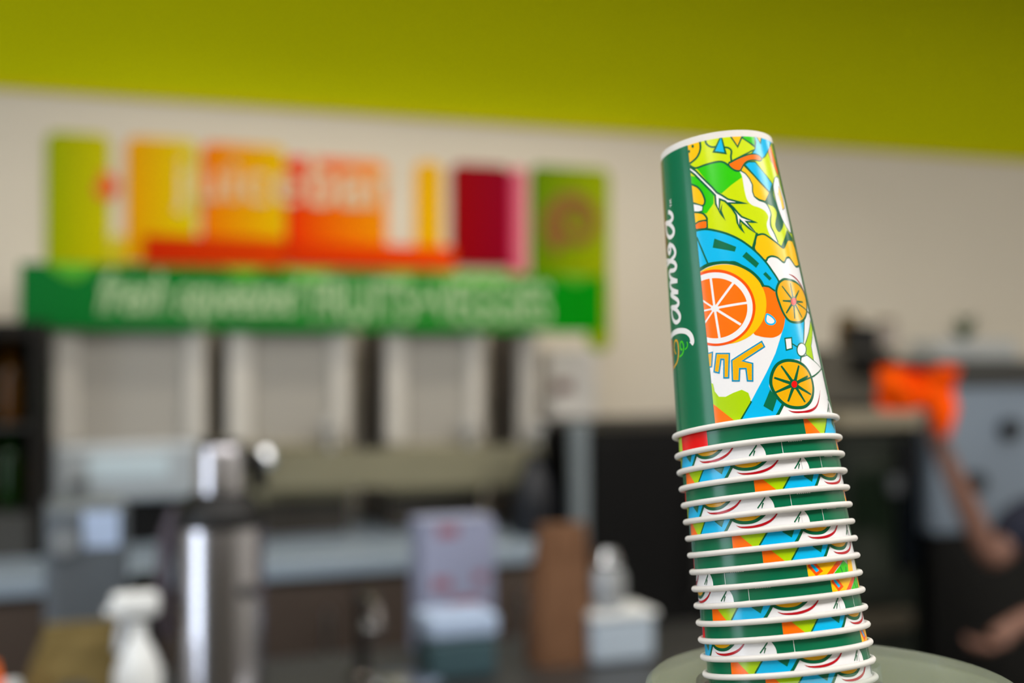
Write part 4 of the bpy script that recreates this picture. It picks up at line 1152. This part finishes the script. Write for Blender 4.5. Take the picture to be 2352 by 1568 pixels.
pk, w = wthing('folded_towels', 'pale grey folded towels on the dark lid of the ice machine', 'towels', 2155, 2345, TI - 0.1, zl_)
for a in range(3):
    MB().box(-w / 2 + a * 0.006, w / 2 - a * 0.008, 0.0, 0.16, 0.001 + a * 0.022, 0.021 + a * 0.022).build('towel', mat('towel_grey', (182, 186, 186), 0.9, 0, 0.06, 40, 0.2), pk, False, 0.008)
pl = lthing('potted_herb', 'small green herb in a dark pot behind the folded towels', 'plant', 2216, TI - 0.36, zl_)
MB().lathe([(0.026, 0), (0.034, 0.06), (0.03, 0.06)], 20).build('pot', DKGREY, pl, True)
LEAFM = mat('herb_leaf', (44, 88, 44), 0.6)
for i in range(14):
    a, rr = i * 2.4, 0.015 + 0.045 * (i % 5) / 5
    c = Vector((rr * math.cos(a), rr * math.sin(a), 0.08 + 0.03 * (i % 3)))
    d = Vector((math.cos(a), math.sin(a), 0.5)).normalized() * 0.035
    e = d.cross(Vector((0, 0, 1))).normalized() * 0.014
    MB().add([c - d * 0.5, c + e, c + d, c - e, (0, 0, 0.05)], [(0, 1, 2, 3), (0, 3, 4), (0, 4, 1)]).build('leaf', LEAFM, pl)

# ================================================================== person reaching up with an orange cloth
SKIN = mat('skin', (128, 92, 78), 0.55, 0, 0.05, 20)
SHIRT = mat('navy_shirt', (14, 20, 42), 0.85, 0, 0.1, 30)
APRON = mat('blue_grey_trousers', (44, 60, 74), 0.85, 0, 0.1, 30)
HAIR = mat('dark_hair', (30, 22, 18), 0.6)
person = thing('person', 'person in a navy short-sleeved shirt reaching up with an orange cloth', 'person', at(2470, 1500, 3.62) * 1.0)
person.location.z = 0
PL = Vector(person.location)
def skinned(name, m, pts, edges, parent, root=0, sub=2):
    me = bpy.data.meshes.new(name)
    me.from_pydata([tuple(p[0]) for p in pts], edges, [])
    o = bpy.data.objects.new(name, me)
    COL.objects.link(o)
    md = o.modifiers.new('skin', 'SKIN')
    sv = me.skin_vertices[0].data if me.skin_vertices else None
    if sv is None:
        bm = bmesh.new()
        bm.from_mesh(me)
        bm.verts.layers.skin.verify()
        bm.to_mesh(me)
        bm.free()
        sv = me.skin_vertices[0].data
    for i, p in enumerate(pts):
        r = p[1]
        sv[i].radius = (r, r) if not isinstance(r, tuple) else r
        sv[i].use_root = (i == root)
    md.use_smooth_shade = True
    sb = o.modifiers.new('sub', 'SUBSURF')
    sb.levels = sb.render_levels = sub
    bpy.context.view_layer.update()
    res = bpy.data.meshes.new_from_object(o.evaluated_get(bpy.context.evaluated_depsgraph_get()))
    bpy.data.objects.remove(o)
    res.name = name
    res.materials.clear()
    res.materials.append(m)
    res.polygons.foreach_set('use_smooth', [True] * len(res.polygons))
    q = bpy.data.objects.new(name, res)
    COL.objects.link(q)
    q.parent = parent
    return q
def loc(px, py, depth):
    return at(px, py, depth) - PL
hand = loc(2146, 985, 3.50)
wrist = loc(2165, 1035, 3.51)
elbow = loc(2278, 1290, 3.53)
shoulder = loc(2362, 1185, 3.6)
chest = loc(2500, 1225, 3.70)
neck = loc(2488, 1120, 3.70)
head = loc(2470, 1010, 3.66)
hip = loc(2560, 1560, 3.74)
sh2 = loc(2590, 1215, 3.60)
el2 = loc(2430, 1400, 3.42)
wr2 = loc(2322, 1440, 3.36)
ha2 = loc(2285, 1470, 3.34)
knR, knL = Vector((hip.x - 0.02, hip.y - 0.16, 0.42)), Vector((hip.x + 0.1, hip.y + 0.12, 0.42))
ftR, ftL = Vector((hip.x + 0.02, hip.y - 0.12, 0.06)), Vector((hip.x + 0.14, hip.y + 0.16, 0.06))
hpR, hpL = hip + Vector((-0.02, -0.09, -0.03)), hip + Vector((0.02, 0.09, -0.03))
mid = (hip + chest) / 2
waist = hip.lerp(chest, 0.35)
upper = hip.lerp(chest, 0.75)
cl1, cl2 = chest.lerp(shoulder, 0.5), chest.lerp(sh2, 0.5)
body_pts = [(hip, 0.105), (waist, 0.09), (upper, 0.1), (chest, 0.09), (neck, 0.048), (head + Vector((0, 0, -0.03)), 0.08), (head + Vector((-0.01, 0, 0.06)), 0.085),
            (cl1, 0.06), (shoulder, 0.05), ((shoulder + elbow) / 2, 0.044), (elbow, 0.038), ((elbow + wrist) / 2, 0.036), (wrist, 0.026), (hand, (0.038, 0.02)),
            (cl2, 0.06), (sh2, 0.05), ((sh2 + el2) / 2, 0.044), (el2, 0.038), ((el2 + wr2) / 2, 0.034), (wr2, 0.026), (ha2, (0.036, 0.02)),
            (hpR, 0.08), (knR, 0.055), (ftR, 0.042), (ftR + Vector((-0.14, -0.01, -0.02)), 0.034),
            (hpL, 0.08), (knL, 0.055), (ftL, 0.042), (ftL + Vector((-0.14, -0.01, -0.02)), 0.034)]
ed = [(0, 1), (1, 2), (2, 3), (3, 4), (4, 5), (5, 6), (3, 7), (7, 8), (8, 9), (9, 10), (10, 11), (11, 12), (12, 13),
      (3, 14), (14, 15), (15, 16), (16, 17), (17, 18), (18, 19), (19, 20), (0, 21), (21, 22), (22, 23), (23, 24), (0, 25), (25, 26), (26, 27), (27, 28)]
skinned('body', SKIN, body_pts, ed, person)
def fingers(base, dirv, side, curl, name):
    pts, es = [], []
    up = dirv.cross(side).normalized()
    for f, (o_, L_) in enumerate(((-0.027, 0.062), (-0.009, 0.074), (0.009, 0.07), (0.027, 0.056))):
        r0 = base + side * o_ + dirv * 0.012
        a = r0 + dirv * L_ * 0.45 + up * curl * 0.006
        b = a + dirv * L_ * 0.28 + up * curl * 0.018
        c = b + dirv * L_ * 0.12 + up * curl * 0.022
        i = len(pts)
        pts += [(r0, 0.0095), (a, 0.009), (b, 0.0082), (c, 0.0072)]
        es += [(i, i + 1), (i + 1, i + 2), (i + 2, i + 3)]
    r0 = base + side * -0.03 - dirv * 0.02
    i = len(pts)
    pts += [(r0, 0.011), (r0 + side * -0.022 + dirv * 0.026 + up * curl * 0.01, 0.01), (r0 + side * -0.02 + dirv * 0.05 + up * curl * 0.022, 0.0085)]
    es += [(i, i + 1), (i + 1, i + 2)]
    for g in range(5):
        lo = g * 4
        n = 4 if g < 4 else 3
        skinned('thumb' if g == 4 else 'finger', SKIN, pts[lo:lo + n], [(q, q + 1) for q in range(n - 1)], person, 0, 1)
d1 = (hand - wrist).normalized()
fingers(hand, d1, d1.cross(Vector((0, 1, 0))).normalized(), 1.0, 'up')
d2 = (ha2 - wr2).normalized()
fingers(ha2, d2, d2.cross(Vector((0, 0, 1))).normalized(), -1.0, 'down')
# clothing
um = shoulder + (elbow - shoulder) * 0.8
um2 = sh2 + (el2 - sh2) * 0.6
skinned('shirt', SHIRT, [(hip + Vector((0, 0, -0.12)), 0.15), (hip, 0.145), (waist, 0.135), (upper, 0.14), (chest, 0.125), (chest.lerp(neck, 0.55), 0.075),
        (cl1, 0.095), (shoulder, 0.08), (um, 0.072), (cl2, 0.095), (sh2, 0.08), (um2, 0.072)],
        [(0, 1), (1, 2), (2, 3), (3, 4), (4, 5), (4, 6), (6, 7), (7, 8), (4, 9), (9, 10), (10, 11)], person)
for hp_, kn_, ft_ in ((hpR, knR, ftR), (hpL, knL, ftL)):
    skinned('trouser_leg', APRON, [(hip.lerp(hp_, 0.6) + Vector((0, 0, 0.03)), 0.115), (hp_, 0.112), (hp_.lerp(kn_, 0.5), 0.095), (kn_, 0.078), (kn_.lerp(ft_, 0.5), 0.07), (ft_ + Vector((0, 0, 0.04)), 0.064)],
            [(0, 1), (1, 2), (2, 3), (3, 4), (4, 5)], person)
for ft in (ftR, ftL):
    skinned('shoe', BLACK, [(ft + Vector((0.03, 0, -0.015)), 0.045), (ft + Vector((-0.08, 0, -0.02)), 0.044), (ft + Vector((-0.17, 0, -0.025)), 0.036)], [(0, 1), (1, 2)], person, 0, 1)
skinned('hair', HAIR, [(head + Vector((0.025, 0, 0.0)), 0.085), (head + Vector((0.02, 0, 0.08)), 0.094), (head + Vector((-0.02, 0, 0.125)), 0.07)], [(0, 1), (1, 2)], person, 0, 2)
for sy in (-1, 1):
    skinned('ear', SKIN, [(head + Vector((0.0, sy * 0.088, 0.03)), 0.014), (head + Vector((0.005, sy * 0.094, 0.0)), 0.012)], [(0, 1)], person, 0, 1)
    MB().lathe([(0, -0.011), (0.009, -0.006), (0.011, 0), (0.009, 0.006), (0, 0.011)], 12, head + Vector((-0.072, sy * 0.032, 0.03)), False).build('eye', mat('eye_dark', (40, 30, 26), 0.2), person, True)
skinned('nose', SKIN, [(head + Vector((-0.075, 0, 0.035)), 0.01), (head + Vector((-0.092, 0, -0.005)), 0.014)], [(0, 1)], person, 0, 1)
MB().box(-0.006, 0.004, -0.026, 0.026, -0.006, 0.006).build('mouth', mat('lips', (140, 70, 64), 0.5), person, False, 0.003).location = head + Vector((-0.064, 0, -0.05))

# orange cloth bunched in the raised hand, one corner hanging down
cl_c = at(2108, 892, 3.44)
nx, nz = 22, 14
vs, fs = [], []
kk = 3.44 / F_PX
rnd = random.Random(4)
for i in range(nx + 1):
    u = i / nx
    for j in range(nz + 1):
        v = j / nz
        x = (-88 + 176 * u) * kk
        ztop = (48 + 5 * math.sin(u * 9)) * kk
        zbot = -(48 + 4 * math.sin(u * 7)) * kk
        if 0.62 < u < 0.98:
            zbot -= 66 * kk * math.sin((u - 0.62) / 0.36 * math.pi) ** 1.3
        z = zbot + (ztop - zbot) * v
        y = 0.022 * math.sin(u * 13 + v * 3) + 0.014 * math.sin(v * 8 + u * 4) + rnd.uniform(-0.003, 0.003)
        vs.append((x, y - 0.012, z))
for i in range(nx + 1):
    for j in range(nz + 1):
        x, y, z = vs[i * (nz + 1) + j]
        vs.append((x, y + 0.018, z))
N = (nx + 1) * (nz + 1)
for i in range(nx):
    for j in range(nz):
        a = i * (nz + 1) + j
        b = a + nz + 1
        fs += [(a, b, b + 1, a + 1), (N + a, N + a + 1, N + b + 1, N + b)]
for i in range(nx):
    for j in (0, nz):
        a = i * (nz + 1) + j
        b = a + nz + 1
        fs.append((a, N + a, N + b, b) if j == 0 else (a, b, N + b, N + a))
for j in range(nz):
    for i in (0, nx):
        a = i * (nz + 1) + j
        fs.append((a, a + 1, N + a + 1, N + a) if i == 0 else (a, N + a, N + a + 1, a + 1))
cl = MB().add(vs, fs).build('cleaning_cloth', mat('orange_cloth', (255, 88, 0), 0.9, 0, 0.08, 60, 0.2, spec=0.1), None, True)
cl.location = cl_c
cl.rotation_euler = (0, 0, TURN)
tag(cl, 'bright orange cleaning cloth held up in a raised hand', 'cloth')
